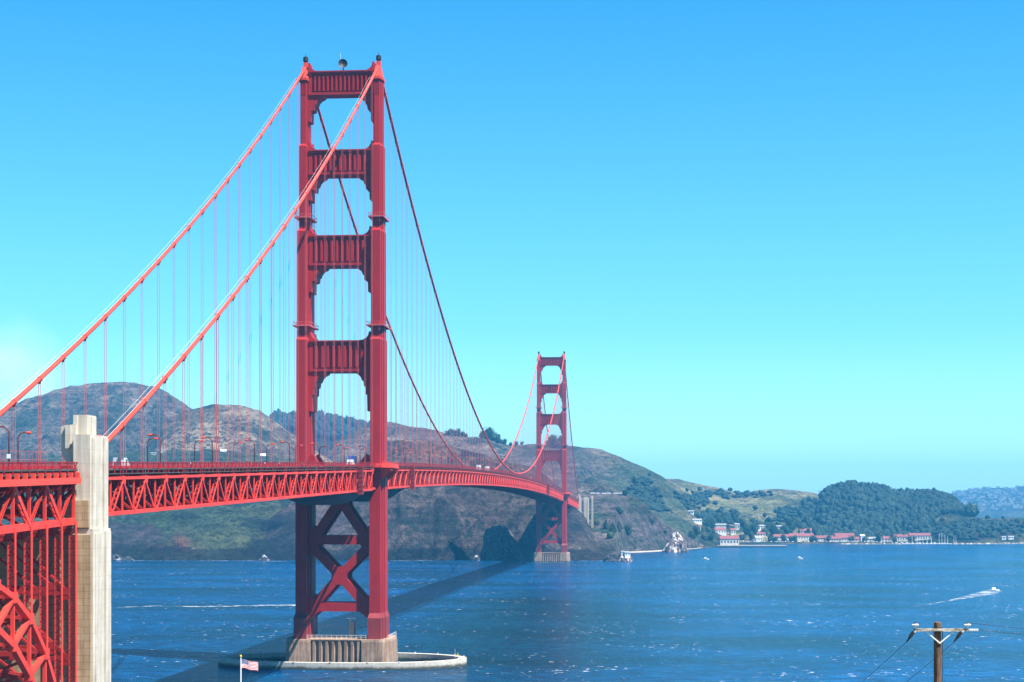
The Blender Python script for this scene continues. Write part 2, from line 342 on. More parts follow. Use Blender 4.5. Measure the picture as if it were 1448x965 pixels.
cA = mixc(nt, cA, ramp(nt, nB, [(.38, (.35,.4,.4)), (.6, (1.35,1.3,1.3))]), .8, 'MULTIPLY')
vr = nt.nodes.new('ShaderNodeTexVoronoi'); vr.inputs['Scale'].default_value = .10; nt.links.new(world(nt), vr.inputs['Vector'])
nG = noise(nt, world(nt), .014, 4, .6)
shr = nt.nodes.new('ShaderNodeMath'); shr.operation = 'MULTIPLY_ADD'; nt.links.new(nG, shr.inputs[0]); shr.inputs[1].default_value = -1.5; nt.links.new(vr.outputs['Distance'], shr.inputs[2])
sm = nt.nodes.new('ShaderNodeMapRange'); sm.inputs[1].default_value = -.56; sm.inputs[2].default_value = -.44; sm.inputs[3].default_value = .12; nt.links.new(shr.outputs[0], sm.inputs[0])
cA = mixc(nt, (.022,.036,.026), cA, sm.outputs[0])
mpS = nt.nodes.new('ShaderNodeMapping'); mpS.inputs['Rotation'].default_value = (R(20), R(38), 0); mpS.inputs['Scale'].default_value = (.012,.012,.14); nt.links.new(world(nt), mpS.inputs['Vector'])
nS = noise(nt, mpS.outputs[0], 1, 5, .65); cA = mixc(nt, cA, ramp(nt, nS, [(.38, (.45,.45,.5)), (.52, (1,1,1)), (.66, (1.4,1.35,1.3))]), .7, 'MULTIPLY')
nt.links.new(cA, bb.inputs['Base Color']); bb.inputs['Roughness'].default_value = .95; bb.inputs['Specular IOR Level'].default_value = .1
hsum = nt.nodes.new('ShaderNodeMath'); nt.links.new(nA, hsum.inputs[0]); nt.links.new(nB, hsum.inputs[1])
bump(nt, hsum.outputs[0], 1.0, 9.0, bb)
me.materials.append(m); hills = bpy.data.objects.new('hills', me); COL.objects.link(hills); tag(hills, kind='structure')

# water: one sheet
m, nt, bb = newmat('sea_water')
g = world(nt)
sw = noise(nt, world(nt, (.55,1,1)), .012, 4, .5); chop = noise(nt, world(nt, (.6,1.3,1)), .16, 6, .62); rip = noise(nt, world(nt, (.7,1.3,1)), .9, 3, .6)
ba = nt.nodes.new('ShaderNodeMath'); ba.operation = 'MULTIPLY_ADD'; nt.links.new(rip, ba.inputs[0]); ba.inputs[1].default_value = .22; nt.links.new(chop, ba.inputs[2])
bump(nt, ba.outputs[0], .8, 3.0, bb); bb.inputs['Specular IOR Level'].default_value = .12
wc = ramp(nt, sw, [(.36, (.0004,.020,.046)), (.5, (.0005,.032,.098)), (.66, (.0007,.046,.150))])
wc = mixc(nt, wc, ramp(nt, noise(nt, world(nt, (.35,1.5,1)), .30, 5, .7), [(.40, (.5,.55,.6)), (.60, (1.5,1.45,1.4))]), .8, 'MULTIPLY')
wc = mixc(nt, wc, ramp(nt, chop, [(.38, (.4,.45,.5)), (.60, (1.6,1.5,1.45))]), .85, 'MULTIPLY')
# a darker, greener band of water just east of the bridge
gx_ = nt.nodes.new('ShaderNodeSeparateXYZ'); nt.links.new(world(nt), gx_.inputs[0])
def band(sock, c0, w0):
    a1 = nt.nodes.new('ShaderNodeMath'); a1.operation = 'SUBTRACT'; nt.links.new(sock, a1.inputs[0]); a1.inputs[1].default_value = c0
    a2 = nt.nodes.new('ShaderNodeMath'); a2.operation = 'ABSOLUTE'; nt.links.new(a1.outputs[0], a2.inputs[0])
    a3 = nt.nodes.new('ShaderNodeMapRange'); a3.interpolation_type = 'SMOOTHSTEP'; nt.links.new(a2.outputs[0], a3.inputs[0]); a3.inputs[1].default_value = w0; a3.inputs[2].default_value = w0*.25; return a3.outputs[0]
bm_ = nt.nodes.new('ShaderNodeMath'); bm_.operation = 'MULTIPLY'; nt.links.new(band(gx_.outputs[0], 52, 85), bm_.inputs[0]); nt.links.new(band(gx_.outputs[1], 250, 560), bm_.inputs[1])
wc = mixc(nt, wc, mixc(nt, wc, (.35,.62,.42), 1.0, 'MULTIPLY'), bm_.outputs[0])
# whitecaps: sparse short crests
vo = noise(nt, world(nt, (.7,1.2,1)), .30, 4, .65); gate = noise(nt, world(nt, (1,1,1)), .017, 2, .5)
mm = nt.nodes.new('ShaderNodeMath'); mm.operation = 'MULTIPLY_ADD'; nt.links.new(gate, mm.inputs[0]); mm.inputs[1].default_value = .25; nt.links.new(vo, mm.inputs[2])
cap = ramp(nt, mm.outputs[0], [(.795, (0,0,0)), (.83, (1,1,1))])
wc = mixc(nt, wc, (.8,.84,.86), cap)
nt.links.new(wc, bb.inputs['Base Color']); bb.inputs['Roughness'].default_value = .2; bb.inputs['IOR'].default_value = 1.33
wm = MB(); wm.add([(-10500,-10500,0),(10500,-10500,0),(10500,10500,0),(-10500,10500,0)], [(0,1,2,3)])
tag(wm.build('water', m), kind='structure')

# near shore: the bluff the photograph was taken from, falling to the point below the bridge
def near_h(x, y):
    d = y-CY
    dd = np.array([-400, -60, -5, 20, 75, 140, 200, 235, 262, 290]); zz = np.array([62, 58.5, 57.4, 54, 43, 24, 8, 4, 3, -4])
    return np.interp(d-0.12*np.abs(x-60), dd, zz)
gx = np.linspace(-420, 700, 90); gy = np.linspace(CY-400, CY+300, 110); GX, GY = np.meshgrid(gx, gy)
GZ = near_h(GX, GY)+np.where(GY > CY-12, 1.5*(fbm(GX/14, GY/14, 4)-.5), 0)
GZ = np.where((abs(GX-CX) < 14) & (abs(GY-CY) < 12), np.minimum(GZ, 57.6), GZ)
mb = MB(); mb.v = [tuple(p) for p in np.stack([GX, GY, GZ], -1).reshape(-1, 3)]
mb.f = [(r*90+q, r*90+q+1, (r+1)*90+q+1, (r+1)*90+q) for r in range(109) for q in range(89)]; mb.m = [0]*len(mb.f)
tag(mb.build('ground', var_mat('coastal_scrub', (.05,.07,.03), (.13,.12,.07), .25, .95, bstr=.5), smooth=True), kind='structure')

# ------------------------------------------------------------------ the suspension bridge
BR = empty('suspension_bridge', (0, 0, 0))
tag(BR, 'long red suspension bridge with two tall towers crossing the blue strait', 'bridge')
SP, SIDE = 1280.0, 343.0; CXE = 13.9
def zb(s):            # bottom chord level
    if s < 0: return 66.2+.0254*s
    if s > SP: return 66.2-.0254*(s-SP)
    return 66.2+7.8*(1-((s-640)/640)**2)
TD = 7.7
def zt(s): return zb(s)+TD
def zc(s):            # cable level
    if s < 0: return 227+.5733*s+.000316*s*s
    if s > SP: return 227-.5733*(s-SP)+.000316*(s-SP)**2
    return 84.8+(227-84.8)*((s-640)/640)**2

def section(w, d, nx=.38, ny=.16):
    hw, hd = w/2, d/2; ny = ny*d
    q = [(hw, hd-2*ny), (hw-nx, hd-2*ny), (hw-nx, hd-ny), (hw-2*nx, hd-ny), (hw-2*nx, hd)]
    p = [(x, y) for x, y in q]                       # NE, going counter-clockwise
    p += [(-x, y) for x, y in reversed(q)]; p += [(-x, -y) for x, y in q]; p += [(x, -y) for x, y in reversed(q)]
    return p
STG = [(19.5, 76, 5.7, 18.0), (76, 123.5, 5.3, 17.0), (123.5, 164.5, 4.95, 15.2), (164.5, 196.8, 4.2, 12.0), (196.8, 221, 3.5, 9.2)]
def tower(y0, near):
    T = empty('tower', (0, y0, 0), parent=BR)
    for sx in (-1, 1):
        cx = sx*14.0
        L = MB()
        for i, (z0, z1, w, d) in enumerate(STG):
            s1 = section(w, d); a = [(cx+x, y) for x, y in s1]
            L.prism(a, z0, z1-.9 if i < 4 else z1)
            if i < 4:
                w2, d2 = STG[i+1][2:]; b2 = [(cx+x, y) for x, y in section(w2, d2)]
                L.prism(a, z1-.9, z1+.1, b2)
        # fluted head of the shaft
        for k in range(4):
            for sy in (-1, 1): L.box(cx-1.15+k*.62, cx-.87+k*.62, sy*4.6-.14, sy*4.6+.14, 215.5, 220.6)
        L.build('leg', M['red'], T)
        Pn = MB(); a = [(cx+x, y) for x, y in section(6.8, 21, .45)]; b2 = [(cx+x, y) for x, y in section(5.7, 18)]
        Pn.prism(a, 10.3, 18.2); Pn.prism(a, 18.2, 20.0, b2); Pn.build('plinth', M['plinth'], T)
        C = MB(); C.prism([(cx+x, y) for x, y in section(4.3, 10.2)], 221, 222)
        C.prism([(cx-1.7,-3.6),(cx+1.7,-3.6),(cx+1.7,3.6),(cx-1.7,3.6)], 222, 226.6, [(cx-.9,-1.8),(cx+.9,-1.8),(cx+.9,1.8),(cx-.9,1.8)])
        C.box(cx-.8, cx+.8, -.8, .8, 226.6, 228.6)
        C.bar((cx-sx*1.2,0,223.6), (cx-sx*7,0,225.3-1.2), 3.4, 1.0)
        C.build('saddle_housing', M['cable'], T)
        B = MB(); B.tube([(cx,0,228.6),(cx,0,229.1),(cx,0,229.2),(cx,0,230.7),(cx,0,231.1)], [.55,.9,1.0,.95,.3], 10)
        B.tube([(cx,0,231.1),(cx,0,232.1)], .09, 6); B.build('aviation_beacon', M['dark'], T)
        for zz, w, d in ((169.2, 4.3, 12.2), (128.2, 5.0, 15.4)):
            G = MB(); G.prism([(cx+x*(w+1.7), y*(d+1.7)) for x, y in ((-.5,-.5),(.5,-.5),(.5,.5),(-.5,.5))], zz-.5, zz)
            for k in range(5):
                for e in (-1, 1):
                    G.box(cx-(w+1.6)/2+k*(w+1.5)/4, cx-(w+1.6)/2+k*(w+1.5)/4+.1, e*(d+1.6)/2-.05, e*(d+1.6)/2+.05, zz, zz+1.1)
            for e in (-1, 1):
                G.box(cx-(w+1.7)/2, cx+(w+1.7)/2, e*(d+1.6)/2-.06, e*(d+1.6)/2+.06, zz+1.0, zz+1.15)
                G.box(cx+e*(w+1.6)/2-.06, cx+e*(w+1.6)/2+.06, -(d+1.5)/2, (d+1.5)/2, zz+1.0, zz+1.15)
            for e in (-1, 1): G.bar((cx-1.5,e*(d/2+.5),zz-2.2), (cx-1.5,e*(d/2+.5),zz-.5), .2, .2, (1,0,0)); G.bar((cx+1.5,e*(d/2+.5),zz-2.2), (cx+1.5,e*(d/2+.5),zz-.5), .2, .2, (1,0,0))
            G.build('inspection_gantry', M['dark'] if False else M['rope'], T)
    # portal struts
    for (z0, z1, wl_, d, nrib, lb) in ((110.8,122.4,5.1,12.4,9,15), (150.8,162.1,4.75,11.2,10,10), (185.2,194.6,4.0,8.8,11,9.5), (215.6,224.6,3.3,6.8,13,10)):
        hx = 14-wl_/2+.05; K = MB(); hd = d/2
        K.box(-hx, hx, -hd+.9, hd-.9, z0+.9, z1-1.2)          # web
        K.box(-hx, hx, -hd, hd, z1-1.2, z1)                    # head
        K.box(-hx, hx, -hd+.1, hd-.1, z0, z0+.9)               # sill
        K.box(-hx, hx, -hd-.25, hd+.25, z1-.42, z1+.02)
        K.box(-hx, -hx+1.4, -hd+.3, hd-.3, z0+.9, z1-1.2); K.box(hx-1.4, hx, -hd+.3, hd-.3, z0+.9, z1-1.2)
        wr = (2*hx-3.6)/nrib
        for k in range(nrib):
            x0 = -hx+1.8+k*wr
            for e in (-1, 1):
                yb = e*(hd-.9); yt = e*(hd-.05)
                K.prism([(x0+.12*wr, yb),(x0+.30*wr, yt),(x0+.62*wr, yt),(x0+.75*wr, yb)][::e], z0+1.5, z1-2.0)
        K.build('portal_strut', M['red'], T)
        for sx in (-1, 1):
            br_ = MB(); X = lambda d_: sx*(hx-d_)
            prof = [(-.2,.0),(6.0,0),(5.6,-.7),(4.3,-1.3),(3.4,-2.3),(2.9,-3.6),(2.4,-3.8),(2.2,-5.6),(1.7,-5.8),(1.55,-.58*lb),(1.0,-.6*lb),(.9,-lb),(-.2,-lb)]
            pl = [(X(a_), z0+b_) for a_, b_ in prof]
            if sx > 0: pl = pl[::-1]
            br_.prism_y(pl, -hd+.6, hd-.6); br_.build('strut_bracket', M['red'], T); br_ = MB()
            pu = [(X(a_), z1+b_) for a_, b_ in [(-.2,0),(4.6,0),(2.6,.35),(1.3,1.1),(.6,2.2),(.4,3.4),(-.2,3.4)]]
            if sx < 0: pu = pu[::-1]
            br_.prism_y(pu, -hd+.9, hd-.9)
            br_.build('strut_bracket', M['red'], T)
    # bracing below the roadway
    hx = 14-2.6
    for ys in (-5.2, 5.2):
        def brace(a_, b_, w=3.0): Bm = MB(); Bm.bar((a_[0],ys,a_[1]), (b_[0],ys,b_[1]), w, 1.9, (0,1,0)); Bm.build('cross_brace', M['red'], T)
        q = .02 if ys < 0 else 0
        brace((-hx,45.5),(0,62.5)); brace((hx,45.5),(0.02,62.52)); brace((0,62.5),(-hx,79)); brace((0.02,62.52),(hx,79))
        brace((-hx,45.5),(0,33.8)); brace((hx,45.5),(.02,33.82)); brace((0,33.8),(-hx,21.0)); brace((.02,33.82),(hx,21.0))
        H2 = MB(); H2.box(-hx, hx, ys-.92, ys+.92, 45.6, 49.0); H2.build('cross_beam', M['red'], T)
        H2 = MB(); H2.box(-hx, hx, ys-.92, ys+.92, 20.4, 23.6); H2.build('cross_beam', M['red'], T)
        for zz, ww in ((62.5, 3.1), (33.8, 2.9)):
            Gp = MB()
            Gp.prism_y([(-ww,zz-ww*.6),(-ww*.5,zz-ww*1.15),(ww*.5,zz-ww*1.15),(ww,zz-ww*.6),(ww,zz+ww*.6),(ww*.5,zz+ww*1.15),(-ww*.5,zz+ww*1.15),(-ww,zz+ww*.6)], ys-1.0, ys+1.0); Gp.build('gusset_plate', M['red'], T)
        for sx in (-1, 1):
            for zz, r_ in ((47.3, 5.5), (22, 4.6)):
                pg = [(sx*hx,zz-r_),(sx*(hx-3.6),zz-1.7),(sx*(hx-3.6),zz+1.7),(sx*hx,zz+r_)]
                if sx > 0: pg = pg[::-1]
                Gp = MB(); Gp.prism_y(pg, ys-1.02, ys+1.02); Gp.build('gusset_plate', M['red'], T)
    # roadway-level outriggers carrying the footway round each leg
    for sx in (-1, 1):
        z = zt(0)+.5; O = MB(); x0, x1 = 15.2*sx, 20.6*sx; xa, xb = min(x0,x1), max(x0,x1)
        pl = [(14.2,-13),(17.2,-13),(20.4,-9.5),(20.4,9.5),(17.2,13),(14.2,13)]; pl = pl if sx > 0 else [(-x,y) for x,y in pl][::-1]
        O.prism(pl, z, z+.8)
        for yy in (-8.5, -5, 5, 8.5):
            pr = [(sx*14.2,z-6.5),(sx*20.2,z-.9),(sx*20.2,z),(sx*14.2,z)]; pr = pr if sx < 0 else pr[::-1]
            O.prism_y(pr, yy-.3, yy+.3)
        ring = [(17.2,-12.8),(20.2,-9.4),(20.2,9.4),(17.2,12.8)]
        for (xa_,ya_),(xb_,yb_) in zip(ring, ring[1:]):
            O.bar((sx*xa_,ya_,z+2.1), (sx*xb_,yb_,z+2.1), .14, .14); O.bar((sx*xa_,ya_,z+1.2), (sx*xb_,yb_,z+1.2), .08, 1.1)
        O.build('footway_outrigger', M['truss'], T)
    D = MB()
    for k in range(6): D.tube([(0.4,0.2,224.7),(0.4,0.2,226.4)], .25, 6) if k == 0 else None
    dc = Vector((.4,-.6,228.0)); ax = Vector((.25,-1,.1)).normalized(); e1 = ax.cross(Vector((0,0,1))).normalized(); e2 = ax.cross(e1)
    vs = [dc-ax*-.0]; fs = []
    rings = [(0.5,-.55),(1.1,-.35),(1.75,0)]
    vs = [dc-ax*.7]
    for rr, off in rings:
        for k in range(18): t = k*math.pi/9; vs.append(dc+ax*off+(e1*math.cos(t)+e2*math.sin(t))*rr)
    for k in range(18): fs.append((0,1+k,1+(k+1)%18))
    for j in range(2):
        for k in range(18): fs.append((1+j*18+k,1+(j+1)*18+k,1+(j+1)*18+(k+1)%18,1+j*18+(k+1)%18))
    if near:
        D.add(vs, fs); D.build('dish_antenna', M['dark'], T)
        A = MB(); A.tube([(-.6,0,224.6),(-.6,0,232)], .07, 5); A.build('radio_mast', M['steel'], T)
    return T
T1 = tower(0, True); T2 = tower(SP, False)

# piers
def pier(y0):
    P_ = MB()
    for sx in (-1, 1):
        a = [(9.6,-13.5),(18,-14),(19.6,-12.6),(20.6,-8),(20.9,0),(20.6,8),(19.6,12.6),(18,14),(9.6,13.5)]
        t = [(9.6,-12.9),(17.5,-13.3),(19,-12),(19.9,-7.6),(20.1,0),(19.9,7.6),(19,12),(17.5,13.3),(9.6,12.9)]
        if sx < 0: a = [(-x,y) for x,y in a][::-1]; t = [(-x,y) for x,y in t][::-1]
        a = [(x,y+y0) for x,y in a]; t = [(x,y+y0) for x,y in t]
        P_.prism(a, -6, 9.4, t); P_.prism(t, 9.4, 10.3, [(x-sx*.25,y0+(y-y0)*.985) for x,y in t])
    P_.box(-9.7, 9.7, y0-11.6, y0+11.6, -6, 10.0); P_.box(-9.7, 9.7, y0-12.6, y0+12.6, 9.99, 10.32)
    n = 8; wr = 19.2/n
    for k in range(n):
        x0 = -9.6+k*wr
        for e in (-1, 1):
            a = [(x0+.1*wr, y0+e*11.55),(x0+.3*wr, y0+e*12.5),(x0+.66*wr, y0+e*12.5),(x0+.88*wr, y0+e*11.55)][::e]
            P_.prism(a, 2.0, 9.6)
            P_.prism([(x0+.03*wr, y0+e*11.5),(x0+.25*wr, y0+e*13.2),(x0+.7*wr, y0+e*13.2),(x0+.97*wr, y0+e*11.5)][::e], -1, 2.0, a)
    return P_.build('pier', M['pier'], BR)
pr1 = pier(0); pr2 = pier(SP)
# oval fender wall round the near pier
Fm = MB(); n = 96; prof = []
def oval(a_, b_, t): 
    c, s = math.cos(t), math.sin(t); return (a_*math.copysign(abs(c)**.92, c), b_*math.copysign(abs(s)**1.0, s))
for k in range(n):
    t = 2*math.pi*k/n; prof.append((oval(47.5,25,t), oval(44.7,22.3,t)))
vs = []
for (o1, i1) in prof: vs += [(*o1,-6),(*o1,2.7),(*i1,2.7),(*i1,-6)]
Fm.add(vs, [(4*k+j, 4*((k+1)%n)+j, 4*((k+1)%n)+(j+1)%4, 4*k+(j+1)%4) for k in range(n) for j in range(4)])
for k in range(0, n, 4):
    (ox, oy), (ix, iy) = prof[k]; Fm.bar((ox*.995,oy*.995,2.7),(ox*.995,oy*.995,3.1),.5,.5,(1,0,0))
Fm.build('fender_wall', M['fender'], BR)
# railing and plant on the near pier top
rl = MB()
for yy in (-12.4,):
    for k in range(13): rl.tube([(-11+k*1.85,yy,10.3),(-11+k*1.85,yy,11.9)], .06, 5)
    for zz in (11.2, 11.9): rl.tube([(-11.2,yy,zz),(11.4,yy,zz)], .05, 5)
for k in range(9): rl.tube([(19.2,-11+k*2.6,10.3),(19.2,-11+k*2.6,11.8)], .06, 5)
rl.tube([(19.2,-11,11.8),(19.2,10,11.8)], .05, 5)
for zz in (13.4, 14.2): rl.tube([(-9+18*i/12, 4, zz-1.0*math.sin(math.pi*i/12)+.8) for i in range(13)], .07, 5)
rl.build('pier_railing', M['white'], BR)
hut = MB(); hut.box(3.2,5.2,-3,-1,10.3,16.4); hut.build('pier_hut', M['arm'], BR)
hr = MB(); hr.box(2.2,6.0,-3.6,-.4,17.6,17.9); 
for x in (3.3,5.1): hr.box(x-.08,x+.08,-2.2,-2.0,16.4,17.6)
hr.build('hut_canopy', M['white'], BR)

# main cables with their suspenders
NS = 15.24
sus_s = [-NS*k for k in range(1, 22)] + [NS*k for k in range(1, 84)] + [SP+NS*k for k in range(1, 22)]
for sx in (1, -1):
    x = sx*CXE
    pts = [(x, s, zc(s)) for s in list(np.arange(-SIDE-6, 0, 12.2))+list(np.arange(0, 1280, 16))+list(np.arange(1280, SP+SIDE+8, 12.2))]
    cb = MB().tube(pts, .50, 10).build('main_cable', M['cable'], BR, smooth=True)
    nearb = set(sorted(sus_s, key=lambda s: abs(s+200))[:50]); bd0 = MB()
    for s in sus_s:
        bd = MB() if s in nearb else bd0
        d = Vector((0, 1, (zc(s+1)-zc(s-1))/2)).normalized(); p = Vector((x, s, zc(s)))
        bd.tube([p-d*.55, p-d*.5, p+d*.5, p+d*.55], [.5,.66,.66,.5], 8)
        if s < 400: bd.bar(p+Vector((0,0,-.55)), p+Vector((0,0,-1.15)), .5, .35, (0,1,0))
        if s in nearb: bd.build('cable_band', M['cable'], cb)
    bd0.build('cable_band', M['cable'], cb)['kind'] = 'stuff'
    hrp = MB()
    for e in (-.55, .55):
        hrp.tube([(x+e, s, zc(s)+1.25) for s in np.arange(-SIDE+4, -6, 14)], .028, 4)
        hrp.tube([(x+e, s, zc(s)+1.25) for s in np.arange(6, 500, 14)], .028, 4)
    hrp.build('hand_ropes', M['steel'], cb)
    near = sorted(sus_s, key=lambda s: abs(s+200))[:50]; rest = MB()
    for s in sus_s:
        top, bot = zc(s)-.6, zt(s)-.1
        if top-bot < .8: continue
        tgt = MB() if s in near else rest
        r_ = .060 if s < 120 else .065
        if s < 500:
            tgt.tube([(x-.24,s,bot),(x-.24,s,top)], r_, 4, False); tgt.tube([(x+.24,s,bot),(x+.24,s,top)], r_, 4, False)
        else: tgt.tube([(x,s,bot),(x,s,top)], .10, 4, False)
        if s in near: tgt.build('suspender', M['rope'], cb)
    o = rest.build('suspender', M['rope'], cb); o['kind'] = 'stuff'

# stiffening trusses: (from, to) in panels of 7.62 m
PN = 7.62
def truss(x, s0, n, name, fine, zbf=zb, ztf=zt, nochord=False):
    out = MB(); sx = 1 if x > 0 else -1
    P0 = [(x, s0+PN*i, zbf(s0+PN*i)+.4) for i in range(n+1)]; P1 = [(x, s0+PN*i, ztf(s0+PN*i)-.4) for i in range(n+1)]
    ch = MB(); ch2 = MB()
    for i in range(n):
        ch.bar(P0[i], P0[i+1], .95, .75); ch2.bar(P1[i], P1[i+1], .95, .6)
    for i in range(0, n+1):
        ch.box(x-.5, x+.5, P0[i][1]-.9, P0[i][1]+.9, P0[i][2]-.44, P0[i][2]+.95) if i % 2 else ch2.box(x-.5, x+.5, P1[i][1]-.9, P1[i][1]+.9, P1[i][2]-1.1, P1[i][2]+.4)
    def laced(a_, b_):
        a_ = Vector(a_); b_ = Vector(b_); d = (b_-a_)
        if not fine: out.bar(a_, b_, .55, .36, (1,0,0)); return
        u_ = Vector((1,0,0)).cross(d).normalized()
        for e in (-.42, .42): out.bar(a_+Vector((e,0,0)), b_+Vector((e,0,0)), .46, .12, (1,0,0))
        L_ = d.length; m_ = int(L_/.75)
        for sgn in (.3, -.3):
            for k in range(m_):
                p = a_+d*(k/m_)+u_*sgn; q_ = a_+d*((k+1)/m_)+u_*sgn; e = .4 if k % 2 else -.4
                out.bar(p+Vector((e,0,0)), q_+Vector((-e,0,0)), .05, .11, u_)
    for i in range(n+1):
        if fine: out.bar(P0[i], P1[i], .5, .16, (1,0,0)); out.bar(P0[i], P1[i], .12, .5, (1,0,0))
        else: out.bar(P0[i], P1[i], .3, .16, (1,0,0))
    for i in range(n):
        if i % 2 == 0: out.bar(P1[i], P0[i+1], .3, .2, (1,0,0)) if not fine else out.bar(P1[i], P0[i+1], .5, .24, (1,0,0))
        else: laced(P0[i], P1[i+1])
    o = out.build('web_members', M['truss'], None)
    T = empty(name, (0,0,0), parent=BR); o.parent = T
    ch.build('bottom_chord', M['truss'], T); ch2.build('top_chord', M['truss'], T)
    return T
for x in (CXE, -CXE):
    truss(x, -44*PN, 42, 'stiffening_truss', True)
    truss(x, 2*PN, 164, 'stiffening_truss', False)
    truss(x, SP+2*PN, 42, 'stiffening_truss', False)
    tt = MB()
    for y0 in (0, SP):
        tt.bar((x,y0-2*PN,zb(0)+.4),(x,y0+2*PN,zb(0)+.4),.9,.8); tt.bar((x,y0-2*PN,zt(0)-.4),(x,y0+2*PN,zt(0)-.4),.9,.8)
    tt.build('wind_lock', M['truss'], BR)

# roadway, floor beams, laterals, railings
def strips(s0, s1, step):
    n = int(round((s1-s0)/step)); return [s0+(s1-s0)*i/n for i in range(n+1)]
def deck_set(s0, s1, parent, zf=zt, fine=True, east_rail_from=None):
    rd = MB(); sl = MB(); fb = MB(); rail = MB()
    ss = strips(s0, s1, PN)
    for a_, b_ in zip(ss, ss[1:]):
        za, zb_ = zf(a_), zf(b_)
        rd.bar((0,a_,za+1.05),(0,b_,zb_+1.05), 18.9, .3)
        for e in (-1, 1):
            sl.bar((e*11.7,a_,za+1.15),(e*11.7,b_,zb_+1.15), 4.6, .3)           # footway
            sl.bar((e*14.25,a_,za+.5),(e*14.25,b_,zb_+.5), .16, .22)          # fascia pipe
            sl.bar((e*14.1,a_,za+1.3),(e*14.1,b_,zb_+1.3), .3, .2)
            rail.bar((e*14.2,a_,za+2.75),(e*14.2,b_,zb_+2.75), .2, .14)
            rail.bar((e*14.2,a_,za+1.62),(e*14.2,b_,zb_+1.62), .1, .1)
            rail.bar((e*9.3,a_,za+1.75),(e*9.3,b_,zb_+1.75), .15, .5)           # kerb rail
            for k in range(2):
                f = (k+.5)/2; yy = a_+(b_-a_)*f; zz = za+(zb_-za)*f
                rail.box(e*14.2-.09, e*14.2+.09, yy-.11, yy+.11, zz+.3, zz+2.85)
            if e > 0 or a_ < 300:
                npk = 20 if a_ < 200 else 8; wpk = .15 if a_ < 200 else .42
                for k in range(npk):
                    f = (k+.5)/npk; yy = a_+(b_-a_)*f; zz = za+(zb_-za)*f
                    rail.add([(e*14.2,yy-wpk/2,zz+1.62),(e*14.2,yy+wpk/2,zz+1.62),(e*14.2,yy+wpk/2,zz+2.75),(e*14.2,yy-wpk/2,zz+2.75)], [(0,1,2,3)])
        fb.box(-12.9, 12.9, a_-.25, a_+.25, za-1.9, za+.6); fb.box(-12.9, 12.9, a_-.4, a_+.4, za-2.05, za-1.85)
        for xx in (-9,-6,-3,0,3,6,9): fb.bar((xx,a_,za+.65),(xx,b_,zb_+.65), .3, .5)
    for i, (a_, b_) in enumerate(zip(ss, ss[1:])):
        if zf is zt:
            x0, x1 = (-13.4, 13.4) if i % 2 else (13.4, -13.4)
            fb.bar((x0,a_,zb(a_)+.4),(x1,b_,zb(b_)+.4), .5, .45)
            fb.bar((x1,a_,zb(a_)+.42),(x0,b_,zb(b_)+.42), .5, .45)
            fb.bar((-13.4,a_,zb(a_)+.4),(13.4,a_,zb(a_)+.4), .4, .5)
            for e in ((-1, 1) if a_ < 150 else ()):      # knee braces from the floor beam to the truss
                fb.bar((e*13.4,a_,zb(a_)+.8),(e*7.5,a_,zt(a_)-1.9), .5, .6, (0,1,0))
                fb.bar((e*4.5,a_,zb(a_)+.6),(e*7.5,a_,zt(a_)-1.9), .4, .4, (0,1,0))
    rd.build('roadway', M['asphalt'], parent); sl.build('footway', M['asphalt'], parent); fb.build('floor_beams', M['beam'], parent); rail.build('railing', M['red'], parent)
deck_set(-SIDE, 0, BR); deck_set(0, SP, BR); deck_set(SP, SP+SIDE, BR)
ln = MB()
for xx in (-6, -3, 0, 3, 6):
    for s in np.arange(-SIDE, SP+SIDE, 15):
        ln.bar((xx,s,zt(s)+1.22),(xx,s+5,zt(s+5)+1.22), .14, .012)
ln.build('lane_markings', M['white'], BR)
# maintenance platforms hung outside the truss, and grey containment sheets below the near tower
for s in (-48, 82, 985, SP+40):
    q = MB(); q.box(14.6, 16.2, s-1.1, s+1.1, zb(s)-.9, zt(s)+1.6)
    for k in range(6): z = zb(s)+.4+k*1.6; q.box(14.5, 16.3, s-1.2, s+1.2, z-.07, z+.07)
    q.box(11.5, 14.4, s-3.6, s-2.6, zb(s)-.5, zt(s)+.2)
    q.build('maintenance_platform', M['plinth'], BR)
def sheet(s0, s1, sag, x0=-12, x1=12.5):
    q = MB(); n, k = 20, 8; vs = []
    for i in range(n+1):
        for j in range(k+1):
            f = i/n; g_ = j/k; s = s0+(s1-s0)*f
            vs.append((x0+(x1-x0)*g_, s, zb(s)+.0-sag*(min(1, 3.2*min(f, 1-f))**.6)*(min(1, 4*min(g_, 1-g_))**.5)))
    q.add(vs, [(i*(k+1)+j, i*(k+1)+j+1, (i+1)*(k+1)+j+1, (i+1)*(k+1)+j) for i in range(n) for j in range(k)])
    q.build('containment_sheet', M['tarp'], BR, smooth=True)
sheet(-66, -9, 4.6); sheet(9, 92, 5.2)

